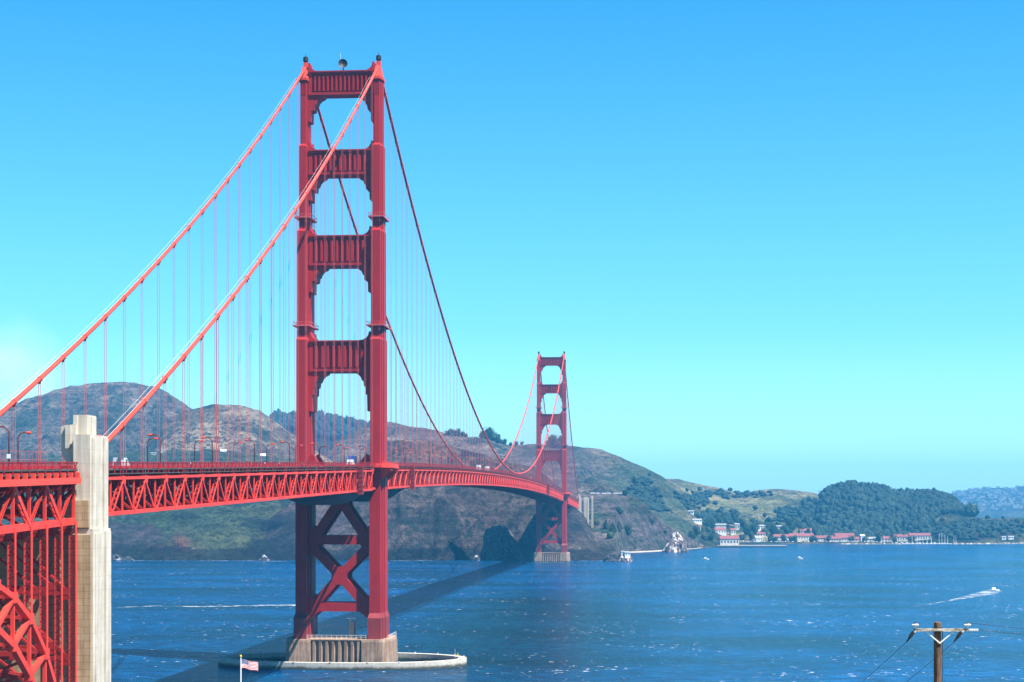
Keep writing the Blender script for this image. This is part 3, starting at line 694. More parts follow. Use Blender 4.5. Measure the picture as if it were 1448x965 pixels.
# concrete pylons where the side span lands
def pylon(sx, y0, base=-4, name='concrete_pylon', mirror=1, low=True):
    q = MB()
    def bx(x0,x1,a_,b_,z0,z1):
        xa, xb = sorted((sx*x0, sx*x1)); ya, yb = sorted((y0+mirror*a_, y0+mirror*b_)); q.box(xa,xb,ya,yb,z0,z1)
    bx(13.45,16.6,-5,5,55.6,72.9)             # outer shaft
    bx(13.8,16.95,-4.4,-1.6,55.6,72.3); bx(13.8,16.95,2.2,4.6,55.6,72.6)       # pilasters on the east face
    bx(13.1,15.4,-3,2.2,72.9,76.6); bx(13.6,15.7,-1.2,1.4,72.9,76.3)
    bx(12.85,13.6,-3.3,-1.8,72.9,76.6)
    pl = [(10.6,66.9),(10.6,74.6),(13.4,74.9),(13.4,62)]
    n = 8; pl = [(10.6,74.5),(13.44,74.9),(13.44,67.2)]+[(13.44-2.84*math.sin(math.pi/2*i/n), 67.2+3.4*(1-math.cos(math.pi/2*i/n))) for i in range(1,n+1)]
    pl = [(sx*x, z) for x, z in pl]; pl = pl if sx > 0 else pl[::-1]
    q.prism_y(pl[::-1], y0-mirror*3.6 if mirror > 0 else y0-3.6, y0+3.6)
    bx(11.6,12.6,-4.1,-3.62,70.4,74.7)
    bx(10.9,17.2,-5.3,5.3,base,55.6)          # heavy base shaft
    bx(11,17.5,-4.2,-1.2,base,54.6); bx(11,17.5,1.4,4.6,base,55.1)
    return q.build(name, M['conc'], BR)
for sx in (1, -1): pylon(sx, -SIDE)
q = MB(); q.box(-11, 11, -SIDE-3.5, -SIDE+3.5, -4, 55.5); q.build('pylon_wall', M['ochre'], BR)
for sx in (1, -1):
    q = MB(); xa, xb = sorted((sx*11.2, sx*16.9)); q.box(xa, xb, -SIDE-5.9, -SIDE-5.3, -4, 54.5)
    q.box(xa+.8, xb-.4, -SIDE-5.6, -SIDE-5.0, 55.8, 60.8); q.build('pylon_buttress', M['ochre'], BR)
for sx in (1, -1): pylon(sx, SP+SIDE, 30)
for (u_, Z_, w_, z0_, z1_) in ((828.8, 2215, 6.6, 34, 71), (837.3, 2235, 2.4, 26, 73)):
    p_ = at(u_, Z_); q = MB(); q.box(p_.x-w_/2, p_.x+w_/2, p_.y-4, p_.y+4, z0_, z1_); q.box(p_.x-w_/2+.5, p_.x+w_/2-.5, p_.y-3.5, p_.y+3.5, z1_, z1_+1.4)
    for k in (-1, 1): q.box(p_.x+k*w_*.3-.35, p_.x+k*w_*.3+.35, p_.y-4.4, p_.y-4, z0_, z1_-1)
    q.build('anchorage_pylon', M['conc'], BR)

# ------------------------------------------------------------------ steel arch approach
AR = empty('arch_viaduct', (0,0,0)); tag(AR, 'red steel arch approach span of laced columns left of the concrete pylon', 'viaduct')
y1 = -SIDE-6.2; NA = 13
def za_t(s): return zt(-SIDE)+.0254*(s+SIDE)
def arch_lo(i): s = -(i) ; return None
AX = 13.9
up_z = [8, 24, 34.0, 40.6, 44.6, 47.0, 48.4, 48.4, 47.0, 44.6, 40.6, 34.0, 24, 8]
lo_z = [-4, 11, 22.6, 31.0, 36.6, 40.0, 41.7, 41.7, 40.0, 36.6, 31.0, 22.6, 11, -4]
def lace(mb_, a_, b_, w=.55, dd=1.5, th=.12, face=1.0):
    """two channels dd apart (along y) with zig-zag lacing on the outer face"""
    a_, b_ = Vector(a_), Vector(b_); d = b_-a_; L_ = d.length
    sd = Vector((0,1,0)) if abs(d.normalized().y) < .5 else Vector((0,0,1))
    for e in (-dd/2, dd/2): mb_.bar(a_+sd*e, b_+sd*e, w, th*2, sd)
    m_ = max(3, int(L_/1.0))
    for k in range(m_):
        p = a_+d*(k/m_); r_ = a_+d*((k+1)/m_); e = dd/2*.9*(1 if k % 2 else -1)
        for xo in (w/2, -w/2): mb_.bar(p+sd*e+Vector((xo,0,0)), r_-sd*e+Vector((xo,0,0)), .05, .16, (1,0,0))
for sx in (1, -1):
    x = sx*AX; lcg = MB(); col = MB(); web = MB(); ach = MB(); cho = MB(); lo = MB()
    ys_ = [y1-PN*i for i in range(NA+1)]
    for i in range(NA+1):
        y = ys_[i]; zt_ = za_t(y)-.6; zb_ = za_t(y)-8.0-.55*i*.12
        col_x = x
        # truss post then laced column to the arch
        web.bar((x,y,zb_),(x,y,zt_-.5), .4, .55, (1,0,0))
        zz = up_z[i]
        if zb_-.4 > zz:
            # box column: sunlit plate on the outside, lacing on the south face in a deeper red that paints in its shade
            col.bar((x+sx*.45,y,zz),(x+sx*.45,y,zb_), .14, .7, (0,1,0)); col.bar((x-sx*.75,y,zz),(x-sx*.75,y,zb_), .14, .7, (0,1,0))
            m_ = int((zb_-zz)/.62)
            for k in range(m_):
                z0 = zz+(zb_-zz)*k/m_; z1 = zz+(zb_-zz)*(k+1)/m_; xa, xb = (x+sx*.4, x-sx*.7)
                if k % 2: xa, xb = xb, xa
                for yo in (-.33, .33): lcg.bar((xa,y+yo,z0),(xb,y+yo,z1), .12, .04, (0,1,0))
        if i < NA:
            yn = ys_[i+1]; zb2 = za_t(yn)-8.0-.55*(i+1)*.12; zt2 = za_t(yn)-.6
            cho.bar((x,y,zb_),(x,yn,zb2), .7, 1.25); cho.bar((x,y,zt_-.3),(x,yn,zt2-.3), .7, .6)
            if i % 2 == 0: lace(web, (x,y,zt_-.6),(x,yn,zb2), .5, 0.0, .22)
            else: 
                web.bar((x+.35,y,zb_),(x+.35,yn,zt2-.6), .9, .12, (1,0,0)); web.bar((x-.35,y,zb_),(x-.35,yn,zt2-.6), .9, .12, (1,0,0))
                dv = Vector((0,yn-y,zt2-.6-zb_)); uu = Vector((1,0,0)).cross(dv).normalized()
                for k in range(12):
                    p = Vector((x,y,zb_))+dv*(k/12)+uu*.42*(-1 if uu.y>0 else 1); r_ = p+dv/12; e = .33*(1 if k%2 else -1)
                    web.bar(p+Vector((e,0,0)), r_-Vector((e,0,0)), .05, .2, uu)
            ach.bar((x,y,up_z[i]),(x,yn,up_z[i+1]), 1.0, 1.0); lo.bar((x,y,lo_z[i]),(x,yn,lo_z[i+1]), 1.0, 1.15)
            web.bar((x,y,lo_z[i]),(x,y,up_z[i]), .5, .6, (1,0,0))
            if i < 6: web.bar((x,y,up_z[i]),(x,yn,lo_z[i+1]), .6, .95, (1,0,0))
            else: web.bar((x,yn,up_z[i+1]),(x,y,lo_z[i]), .6, .95, (1,0,0))
        ach.box(x-.56,x+.56,y-1.0,y+1.0,up_z[i]-.9,up_z[i]+.9); lo.box(x-.55,x+.55,y-.9,y+.9,lo_z[i]-.9,lo_z[i]+.8)
    col.build('column_plates', M['truss'], AR); lcg.build('column_lacing', M['red'], AR); web.build('truss_web', M['truss'], AR); cho.build('truss_chords', M['truss'], AR)
    ach.build('arch_upper_rib', M['truss'], AR); lo.build('arch_lower_rib', M['truss'], AR)
# cross frames between the two sides
cf = MB()
for i in range(NA+1):
    y = y1-PN*i; zz = up_z[i]; z1_ = za_t(y)-9.2; xa, xb = -AX+.8, AX-.8
    for z in (up_z[i], lo_z[i]): cf.bar((xa,y,z),(xb,y,z), .8, .9)
    n_ = max(1, int((z1_-zz)/10.5)); hh = (z1_-zz)/n_
    for k in range(n_):
        za, zb2 = zz+hh*k, zz+hh*(k+1)
        if hh < 2: continue
        cf.bar((xa,y,zb2),(xb,y,zb2), .6, .7)
        cf.bar((xa,y,za),(0,y,zb2), .4, .55, (0,1,0)); cf.bar((xb,y,za),(0,y,zb2), .4, .55, (0,1,0))
        for e in (-1, 1): cf.box(e*(AX-1.5)-.9, e*(AX-1.5)+.9, y-.25, y+.25, zb2-1.2, zb2+1.0)
    cf.bar((xa,y,za_t(y)-8.2),(0,y,za_t(y)-2.2), .4, .6, (0,1,0)); cf.bar((xb,y,za_t(y)-8.2),(0,y,za_t(y)-2.2), .4, .6, (0,1,0))
    for e in (-1, 1): cf.bar((e*(AX-4.5),y,za_t(y)-4.4),(e*(AX+.6),y,za_t(y)-1.0), .35, .5, (0,1,0))
    if i < NA:
        for za, zb2 in ((up_z[i], up_z[i+1]), (lo_z[i], lo_z[i+1])):
            cf.bar((xa,y,za),(xb,y-PN,zb2), .45, .5); cf.bar((xb,y,za+.02),(xa,y-PN,zb2+.02), .45, .5)
cf.build('cross_frames', M['beam'], AR)  # darker red carries the shade inside the arch
def za_deck(s): return za_t(s)
deck_set(y1-PN*NA, -SIDE-4.6, AR, za_deck)
gd = MB()
for e in (-1, 1):
    gd.bar((e*15.0,y1-PN*NA,za_t(y1-PN*NA)-.75),(e*15.0,-SIDE-5.6,za_t(-SIDE)-.75), .3, 1.15)
    for k in range(27):
        y = y1-3.81*k; gd.bar((e*14.6,y,za_t(y)-.4),(e*14.6,y,za_t(y)+.9), .9, .35, (0,1,0))
gd.build('walkway_girder', M['cable'], AR)
gr = MB()      # tall thin fence on the far side of the footway
for k in range(52):
    y = -SIDE-8-PN*.25*k; z = za_t(y)+1.3; gr.box(9.6,9.66,y-.03,y+.03,z,z+3.4)
for dz in (1.9, 3.4): gr.bar((9.63,-SIDE-8,za_t(-SIDE-8)+1.3+dz),(9.63,-SIDE-108,za_t(-SIDE-108)+1.3+dz), .05, .06)
gr.build('footway_fence', M['rope'], AR)
sp = MB()
for sx in (1, -1):
    sp.box(sx*AX-2, sx*AX+2, y1-1.5, y1+3.9, -4, 7) ; sp.box(sx*AX-2.5, sx*AX+2.5, y1-PN*NA-3, y1-PN*NA+3, -4, 8)
sp.box(-17, 17, y1-PN*NA-14, y1-PN*NA-3.2, -4, 60); sp.build('abutment', M['conc'], AR)

# ------------------------------------------------------------------ street lamps on the bridge
ORD = ['first','second','third','fourth','fifth','sixth','seventh','eighth','ninth','tenth','eleventh','twelfth','thirteenth','fourteenth','fifteenth',
 'sixteenth','seventeenth','eighteenth','nineteenth','twentieth']+['twenty '+w for w in ('first','second','third','fourth','fifth','sixth','seventh','eighth','ninth')]+['thirtieth']+['thirty '+w for w in ('first','second','third','fourth','fifth','sixth','seventh','eighth','ninth')]+['fortieth']
M['lampred'] = var_mat('dark_red_lamp_paint', (.10,.012,.014), (.17,.02,.022), 1, .6)
def make_lamp():
    L = empty('street_lamp')
    pts = [(0,0,0),(0,0,6.2)]+[(-1.25+1.25*math.cos(t), 0, 6.2+1.35*math.sin(t)) for t in np.linspace(.3, math.pi/2, 5)]+[(-2.0,0,7.55)]
    MB().tube([(0,0,0),(0,0,1.2)], .24, 8).build('base', M['red'], L)
    MB().tube(pts, .13, 8).build('pole', M['lampred'], L, smooth=True)
    MB().tube([(-1.7,0,7.5),(-1.8,0,7.55),(-2.6,0,7.5),(-2.8,0,7.42)], [.1,.22,.26,.1], 8).build('lamp_head', M['cable'], L)
    return L
lamp0 = make_lamp(); first = True
def put_lamp(x, s, label):
    global first
    o = lamp0 if first else copy_tree(lamp0); first = False
    o.location = (x, s, (zt(s) if s > -SIDE else za_t(s))+1.3); o.rotation_euler = (0,0,0 if x > 0 else math.pi)
    tag(o, label, 'street lamp', 'street lamps along the bridge')
for k in range(39):
    s = -371+45.72*k
    if s < -300: nm = ['curved street lamp with a white plate on its post, leftmost near lamp', 'curved red street lamp right behind the concrete pylon'][k]
    elif s < 0: nm = 'curved lamp by the near railing, %s right of the concrete pylon' % ORD[k-2]
    elif s < SP: nm = 'small lamp on the near railing of the main span, %s beyond the tower' % ORD[k-9]
    else: nm = 'tiny lamp by the near railing past the far tower, %s beyond it' % ORD[k-37]
    put_lamp(10.0, s, nm)
for k in range(35):
    s = -313+45.72*k
    if s < -300: nm = 'thin curved street lamp on the far railing, leftmost of those facing right'
    elif s < 0: nm = 'curved lamp on the far railing facing right, %s one right of the leftmost' % ORD[k-1]
    elif s < SP-20: nm = 'small lamp on the far railing of the main span, %s beyond the tower' % ORD[k-7]
    else: continue
    put_lamp(-10.0, s, nm)
q = MB(); q.box(10.2,10.9,-371.2,-371.14,0,.75); sg = q.build('sign_plate', M['white']); sg.location = (-.55,0,za_t(-371)+3.4)
tag(sg, 'small blank white plate on the leftmost near street lamp', 'sign')

# ------------------------------------------------------------------ vehicles
def vehicle(kind, paint):
    root = empty({'truck':'box_truck','van':'van','car':'car'}[kind]); b = MB(); g_ = MB()
    if kind == 'truck':
        b.box(-1.2,1.2,-3.6,2.2,.75,3.9); b.prism_y([(-1.1,.6),(1.1,.6),(1.1,2.2),(.95,2.9),(-.95,2.9),(-1.1,2.2)], 2.35, 4.4); g_.box(-.95,.95,4.38,4.44,1.8,2.6); g_.box(-1.13,1.13,3.0,3.9,1.8,2.5); wy = (-2.4, 3.3); r_ = .5
    elif kind == 'van':
        b.add([(-1,-2.7,.45),(1,-2.7,.45),(1,2.7,.45),(-1,2.7,.45),(-1,-2.7,1.3),(1,-2.7,1.3),(1,2.7,1.2),(-1,2.7,1.2),(-.88,-2.6,2.5),(.88,-2.6,2.5),(.85,1.3,2.5),(-.85,1.3,2.5)],
          [(0,3,2,1),(0,1,5,4),(1,2,6,5),(2,3,7,6),(3,0,4,7),(4,5,9,8),(5,6,10,9),(6,7,11,10),(7,4,8,11),(8,9,10,11)])
        g_.add([(-.94,1.5,2.32),(.94,1.5,2.32),(.99,2.5,1.35),(-.99,2.5,1.35)], [(0,1,2,3)]); g_.box(-.965,.965,.2,1.3,1.5,2.2); wy = (-1.7, 1.8); r_ = .36
    else:
        b.add([(-.88,-2.2,.35),(.88,-2.2,.35),(.88,2.2,.35),(-.88,2.2,.35),(-.9,-2.15,.9),(.9,-2.15,.9),(.88,2.15,.8),(-.88,2.15,.8),(-.68,-1.3,1.45),(.68,-1.3,1.45),(.68,.5,1.45),(-.68,.5,1.45),(-.86,1.2,.93),(.86,1.2,.93)],
          [(0,3,2,1),(0,1,5,4),(1,2,6,13,5),(2,3,7,6),(3,0,4,12,7),(4,5,9,8),(5,13,10,9),(13,12,11,10),(12,4,8,11),(8,9,10,11),(6,7,12,13)])
        g_.add([(-.7,.56,1.40),(.7,.56,1.40),(.84,1.18,.97),(-.84,1.18,.97)], [(0,1,2,3)]); g_.box(-.80,.80,-1.1,.4,1.0,1.3); wy = (-1.35, 1.35); r_ = .32
    b.build('body', paint, root); g_.build('windows', M['glass'], root)
    for sy in wy:
        for e in (-1, 1): MB().tube([(e*.72,sy,r_),(e*.98,sy,r_)], r_, 12).build('wheel', M['tyre'], root)
    return root
M['silver'] = var_mat('silver_paint', (.42,.43,.45), (.5,.5,.52), .3, .3); M['blue'] = var_mat('blue_paint', (.03,.08,.35), (.04,.1,.4), .3, .35)
for kind, paint, x, s, lab, cat in (
  ('truck', M['white'], 6.2, 38, 'white box truck passing just right of the near tower leg', 'truck'),
  ('van', M['white'], 7.2, -22, 'white van on the roadway just left of the near tower right leg', 'van'),
  ('truck', M['white'], 7.4, 432, 'long white truck midway on the main span, left of two', 'truck'),
  ('truck', M['white'], 7.4, 486, 'white truck on the main span just right of another truck', 'truck'),
  ('truck', M['white'], 7.4, 868, 'white truck low on the main span near the cable low point', 'truck'),
  ('truck', M['blue'], 4.5, -2, 'blue truck between the legs of the near tower', 'truck'),
  ('van', M['silver'], 7.5, -300, 'silver van right of the concrete pylon behind the railing', 'van')):
    v_ = vehicle(kind, paint); v_.location = (x, s, zt(s)+1.2); tag(v_, lab, cat)

# ------------------------------------------------------------------ pedestrians at the near railing
def person(shirt, trousers, skin, hair):
    root = empty('person')
    def skinned(name, pts, rad, mat, edges):
        me = bpy.data.meshes.new(name); me.from_pydata(pts, edges, []); me.materials.append(mat)
        o = bpy.data.objects.new(name, me); COL.objects.link(o); o.parent = root
        md = o.modifiers.new('skin', 'SKIN'); sv = me.skin_vertices[0].data
        for i_, r_ in enumerate(rad): sv[i_].radius = (r_, r_)
        sv[0].use_root = True
        o.modifiers.new('sub', 'SUBSURF').levels = 1; o.modifiers['sub'].render_levels = 1
        return o
    pts = [(0,0,.95),(0,0,1.15),(0,.01,1.38),(0,.01,1.5),(0,.03,1.62),(0,.03,1.74), (.19,0,1.42),(.24,.02,1.14),(.22,.12,.9),(.22,.14,.80), (-.19,0,1.42),(-.24,.02,1.14),(-.22,.12,.9),(-.22,.14,.80),
           (.1,0,.88),(.11,.02,.5),(.11,-.03,.09),(.11,.12,.05), (-.1,0,.88),(-.11,.05,.5),(-.11,.1,.09),(-.11,.24,.05)]
    rad = [.15,.13,.16,.06,.10,.09, .065,.05,.035,.03, .065,.05,.035,.03, .095,.065,.045,.04, .095,.065,.045,.04]
    ed = [(0,1),(1,2),(2,3),(3,4),(4,5),(2,6),(6,7),(7,8),(8,9),(2,10),(10,11),(11,12),(12,13),(0,14),(14,15),(15,16),(16,17),(0,18),(18,19),(19,20),(20,21)]
    skinned('body', pts, rad, skin, ed)
    skinned('shirt', [(0,0,1.0),(0,0,1.16),(0,.01,1.40),(.19,0,1.41),(.245,.02,1.14),(-.19,0,1.41),(-.245,.02,1.14)], [.175,.155,.185,.085,.07,.085,.07], shirt, [(0,1),(1,2),(2,3),(3,4),(2,5),(5,6)])
    skinned('trousers', [(0,0,.97),(.1,0,.87),(.11,.02,.5),(.11,-.03,.13),(-.1,0,.87),(-.11,.05,.5),(-.11,.1,.13)], [.175,.115,.085,.07,.115,.085,.07], trousers, [(0,1),(1,2),(2,3),(0,4),(4,5),(5,6)])
    MB().tube([(0,.0,1.60),(0,-.02,1.66),(0,0,1.76),(0,.02,1.79),(0,.02,1.80)], [.07,.115,.12,.08,.01], 10).build('hair', hair, root, smooth=True)
    return root
skinm = var_mat('skin', (.45,.27,.19), (.52,.33,.24), 3, .6); hairm = var_mat('hair', (.02,.015,.01), (.05,.035,.02), 5, .7)
cl = {'white':(.75,.75,.75), 'dark blue':(.02,.03,.09), 'grey':(.2,.2,.21), 'black':(.02,.02,.02), 'red':(.4,.03,.03), 'pale blue':(.25,.4,.6), 'olive':(.1,.1,.04), 'yellow':(.6,.45,.05)}
for i, (s, c1_) in enumerate(((-266,'white'),(-262.6,'dark blue'),(-247,'black'),(-232,'grey'),(-207,'red'),(-190,'white'),(-172,'pale blue'),(-140,'olive'),(-95,'yellow'),(-60,'black'))):
    pm = var_mat('cloth_'+c1_.replace(' ', '_'), tuple(.9*v for v in cl[c1_]), cl[c1_], 2, .8)
    p = person(pm, var_mat('trouser_cloth', (.02,.025,.04), (.04,.045,.07), 2, .8), skinm, hairm)
    p.location = (13.3, s, zt(s)+1.3); p.rotation_euler = (0,0,R([0,180,10,170,-60][i % 5]))
    where = ['just right of the concrete pylon', 'second from the concrete pylon', 'third from the concrete pylon', 'fourth from the concrete pylon', 'fifth from the concrete pylon', 'sixth from the concrete pylon', 'seventh from the concrete pylon', 'well left of the near tower', 'nearest but one to the near tower', 'nearest to the near tower'][i]
    tag(p, 'walker in %s at the near railing, %s' % (c1_, where), 'person', 'people on the bridge footway')

# ------------------------------------------------------------------ foreground utility pole
UP = empty('utility_pole', at(1325.5, 75, 42.0), YAW); tag(UP, 'brown wooden utility pole with crossarm and white insulators at lower right', 'utility pole')
g0 = 75/F; zt0 = CZ+(HOR-880)*g0-42; za0 = CZ+(HOR-890.5)*g0-42
MB().tube([(0,0,0),(0,0,zt0*.5),(0,0,zt0-.02),(0,0,zt0)], [.19,.165,.150,.14], 16).build('post', M['wood'], UP)
am = MB().box(-1.05,1.25,-.26,-.16,za0-.06,za0+.06).build('crossarm', M['arm'], UP)
for x0 in (-.98, 1.22):
    MB().tube([(x0,-.21,za0+.06),(x0,-.21,za0+.14),(x0,-.21,za0+.15),(x0,-.21,za0+.22),(x0,-.21,za0+.28)], [.03,.03,.11,.15,.05], 14).build('pin_insulator', M['porc'], UP)
    MB().tube([(x0,-.21,za0+.27),(x0,-.21,za0+.33)], [.10,.03], 12).build('insulator_cap', M['dark'], UP)
for x0, x1 in ((-1.08,-1.37), (.94,.63)):
    MB().tube([(x0,-.28,za0-.08),((x0+x1)/2,-.30,za0-.29)], .075, 10).build('fuse_cutout', M['dark'], UP)
    MB().tube([((x0+x1)/2,-.30,za0-.29),(x1,-.31,za0-.5)], [.05,.03], 8).build('fuse_tube', M['dark'], UP)
    MB().tube([(x0+.12,-.28,za0-.02),((x0+x1)/2+.10,-.30,za0-.22)], .022, 6).build('fuse_lever', M['steel'], UP)
for e in (-1, 1): MB().bar((.06,-.19,za0-.56),(.06+e*.6,-.20,za0-.05), .05, .03, (0,1,0)).build('arm_brace', M['porc'], UP)
ins = MB(); 
for k in range(6): ins.tube([(1.27+k*.07,-.21,za0-.005),(1.27+k*.07+.03,-.21,za0-.005),(1.27+k*.07+.055,-.21,za0-.005)], [.03,.075,.03], 10)
ins.build('strain_insulator', M['porc'], UP)
for k in range(5): MB().tube([(-.75+k*.09,-.21,za0-.01),(-.72+k*.09,-.21,za0-.01),(-.69+k*.09,-.21,za0-.01)], [.03,.08,.03], 10).build('spool_insulator', M['porc'], UP)
MB().box(-.17,.17,-.175,.17,za0-.09,za0+.08).build('arm_bracket', M['dark'], UP)
MB().tube([(.19,-.1,za0-.1),(.2,-.14,za0-1.3),(.19,-.1,4)], .018, 6).build('ground_wire', M['bark'], UP)
wr = MB()
def wire(a_, b_, sag, r_=.009):
    a_, b_ = Vector(a_), Vector(b_); wr.tube([a_.lerp(b_, i/24)-Vector((0,0,sag*4*(i/24)*(1-i/24))) for i in range(25)], r_, 5)
rot = Matrix.Rotation(YAW, 4, 'Z'); upl = UP.location
loc = lambda x, y, z: upl+rot @ Vector((x, y, z))
wire(loc(-1.37,-.31,za0-.5), loc(-7.0,18,za0-9.5), .35); wire(loc(.63,-.31,za0-.5), loc(-5.2,18,za0-9.5), .35)
wire(loc(1.72,-.21,za0), loc(30,-3,za0-1.0), .5); wire(loc(1.22,-.21,za0+.3), loc(30,-3,za0-.4), .6)
tag(wr.build('overhead_wires', M['dark']), 'thin dark cables running from the utility pole at lower right', 'cable')
P2 = empty('utility_pole', loc(30.2,-3,0), YAW+.3); tag(P2, 'second wooden utility pole further right, outside the edge of the view', 'utility pole')
MB().tube([(0,0,-6),(0,0,zt0-.6)], [.19,.14], 12).build('post', M['wood'], P2); MB().box(-1.15,1.15,-.26,-.16,za0-1.0,za0-.88).build('crossarm', M['arm'], P2)
P3 = empty('anchor_post', loc(-6.1,18,0), YAW); tag(P3, 'short wooden anchor post for the slanting cables, below the view', 'post')
MB().tube([(0,0,-9),(0,0,za0-9.3)], [.19,.15], 12).build('post', M['wood'], P3); MB().box(-1.1,1.1,-.06,.06,za0-9.6,za0-9.45).build('crossarm', M['arm'], P3)

# ------------------------------------------------------------------ flag on its pole
fp = at(340.5, 312, 3.0); FP = empty('flagpole', fp, YAW+R(8)); tag(FP, 'white flagpole flying a striped flag in front of the near pier', 'flagpole')
ztop = CZ+(HOR-930)*312/F-3.0
MB().tube([(0,0,0),(0,0,ztop)], [.2,.11], 10).build('pole', M['white'], FP)
MB().tube([(0,0,ztop),(0,0,ztop+.12),(0,0,ztop+.32),(0,0,ztop+.45)], [.04,.2,.2,.03], 10).build('finial', M['yellow'], FP)
fm = [var_mat('flag_red', (.45,.02,.03), (.5,.03,.04), 1, .8), var_mat('flag_white', (.72,.72,.72), (.8,.8,.8), 1, .8), var_mat('flag_blue', (.02,.03,.16), (.03,.04,.2), 1, .8)]
FB = MB(); FW, FHh = 3.0, 1.6; nx, ny = 39, 26
def fpt(u, v, off=0):
    x = FW*u; return (.12+x*.97, .22*math.sin(u*7.5+v*1.2)*u**.6+off, ztop-.3-FHh*v-.62*u**1.3+.07*math.sin(u*9))
vs = [fpt(i/nx, j/ny) for j in range(ny+1) for i in range(nx+1)]; n0 = len(FB.v); FB.v = vs
for j in range(ny):
    for i in range(nx):
        FB.f.append((j*(nx+1)+i, j*(nx+1)+i+1, (j+1)*(nx+1)+i+1, (j+1)*(nx+1)+i)); FB.m.append(2 if (i < 16 and j < 14) else (j//2) % 2)
FB.mi = 1
for r_ in range(9):
    for k in range(6 if r_ % 2 == 0 else 5):
        u = (16/nx)*((2*k+1+(r_ % 2))/12); v = (14/ny)*((r_+1)/10); 
        for off in (.012, -.012):
            c0 = Vector(fpt(u, v, off)); st = []
            for q_ in range(10):
                t = math.pi*q_/5; rr = .052 if q_ % 2 == 0 else .021; st.append(c0+Vector((rr*math.sin(t),0,rr*math.cos(t))))
            FB.add(st, [tuple(range(10))])
FB.build('flag', fm, FP)

# navigation marker on the fender
nm_ = empty('navigation_marker', (44.8, -5.5, 2.7)); tag(nm_, 'small yellow diamond marker on a thin post at the right end of the fender', 'marker')
MB().tube([(0,0,0),(0,0,2.6)], .08, 6).build('post', M['steel'], nm_); MB().prism_y([(0,.9),(.55,1.5),(0,2.1),(-.55,1.5)][::-1], -.12, .0).build('diamond', M['yellow'], nm_)
MB().tube([(-.9,.4,0),(-1.1,.4,3.9)], [.06,.05], 6).build('whip', M['steel'], nm_)

# ------------------------------------------------------------------ rocks
def rock(name, u, Z, w, h, d, label, mats, seed, spike=1.0, white=.5):
    import bmesh
    bm = bmesh.new(); bmesh.ops.create_icosphere(bm, subdivisions=5, radius=1); r2 = np.random.default_rng(seed); o1 = r2.random(3)*50
    co = np.array([v.co[:] for v in bm.verts])
    n_ = fbm(co[:,0]*1.6+o1[0]+co[:,2], co[:,1]*1.6+o1[1]+co[:,2]*1.3, 5)-.5; n2_ = ridged(co[:,0]*3+o1[2], co[:,1]*3+co[:,2]*2.4+o1[0], 4)-.6
    t = np.clip((co[:,2]+.25)/1.25, 0, 1); taper = (1-t)**(.55*spike)*.85+.18
    f = 1+n_*1.0+n2_*.5
    x = co[:,0]*w/2*f*np.where(co[:,2] > -.2, taper/np.maximum(np.sqrt(1-np.clip(co[:,2],-.2,.98)**2), .25)*np.sqrt(1-np.clip(co[:,2],-.2,.98)**2)**.6, 1)
    y = co[:,1]*d/2*f*np.where(co[:,2] > -.2, taper/np.maximum(np.sqrt(1-np.clip(co[:,2],-.2,.98)**2), .25)*np.sqrt(1-np.clip(co[:,2],-.2,.98)**2)**.6, 1)
    z = np.where(co[:,2] > 0, co[:,2]*h*(1+n_*.25), co[:,2]*4)
    for v, a_, b_, c_2 in zip(bm.verts, x, y, z): v.co = (a_, b_, c_2)
    me = bpy.data.meshes.new(name); bm.to_mesh(me); bm.free(); me.materials.append(mats)
    o = bpy.data.objects.new(name, me); COL.objects.link(o); o.location = at(u, Z, -.3); o.rotation_euler = (0,0,YAW); tag(o, label, 'rock'); return o
def rock_mat(name, lo, hi, k):
    m, nt, b = newmat(name); n_ = noise(nt, world(nt), .16, 8, .7); n2_ = noise(nt, world(nt, (1,1,.7)), .35, 7, .7)
    c = ramp(nt, n2_, [(.35, tuple(v*.4 for v in lo)), (.6, lo)]); c = mixc(nt, c, hi, ramp(nt, n_, [(k, (0,0,0)), (k+.06, (1,1,1))]))
    nt.links.new(c, b.inputs['Base Color']); b.inputs['Roughness'].default_value = .95; bump(nt, n2_, 1, 1.5, b); return m
rm1 = rock_mat('guano_streaked_rock', (.13,.085,.075), (.62,.56,.52), .50); rm2 = rock_mat('dark_wet_rock', (.055,.05,.055), (.3,.28,.26), .66); rm3 = rock_mat('white_rock', (.05,.05,.06), (.5,.5,.52), .55)
rock('sea_stack', 956, 2362, 33, 30, 22, 'tall pointed sea stack streaked white and pink, standing off the beach', rm1, 3, 1.1)
rock('rock', 868, 1960, 22, 12, 14, 'dark jagged rock left of the small white fog station', rm2, 5, .7)
rock('rock', 885, 1955, 17, 9, 12, 'pale blocky rock under the small white fog station', rm1, 8, .6)
rock('rock', 676, 1986, 13, 8, 10, 'white topped rock at the foot of the cliff in shadow', rm3, 12, .8)
rock('rock', 373, 1980, 11, 7, 9, 'small white rock at the end of the dark spur left of the near tower', rm3, 14, .8)
rm4 = rock_mat('cliff_shade_rock', (.07,.062,.064), (.13,.11,.10), .54)
rock('shade_hump', 708, 1996, 46, 40, 34, 'dark rounded hump added in place of shade on the cliff left of the far tower', rm4, 33, .35)  # added hump; the arched shade on the cliff is put into its dark colour
rock('rock', 165, 1980, 20, 8, 10, 'white streaked shore rock just right of the concrete pylon', rm3, 18, .7)
rock('rock', 181, 1980, 14, 6, 8, 'smaller white streaked shore rock, second from the concrete pylon', rm3, 21, .7)

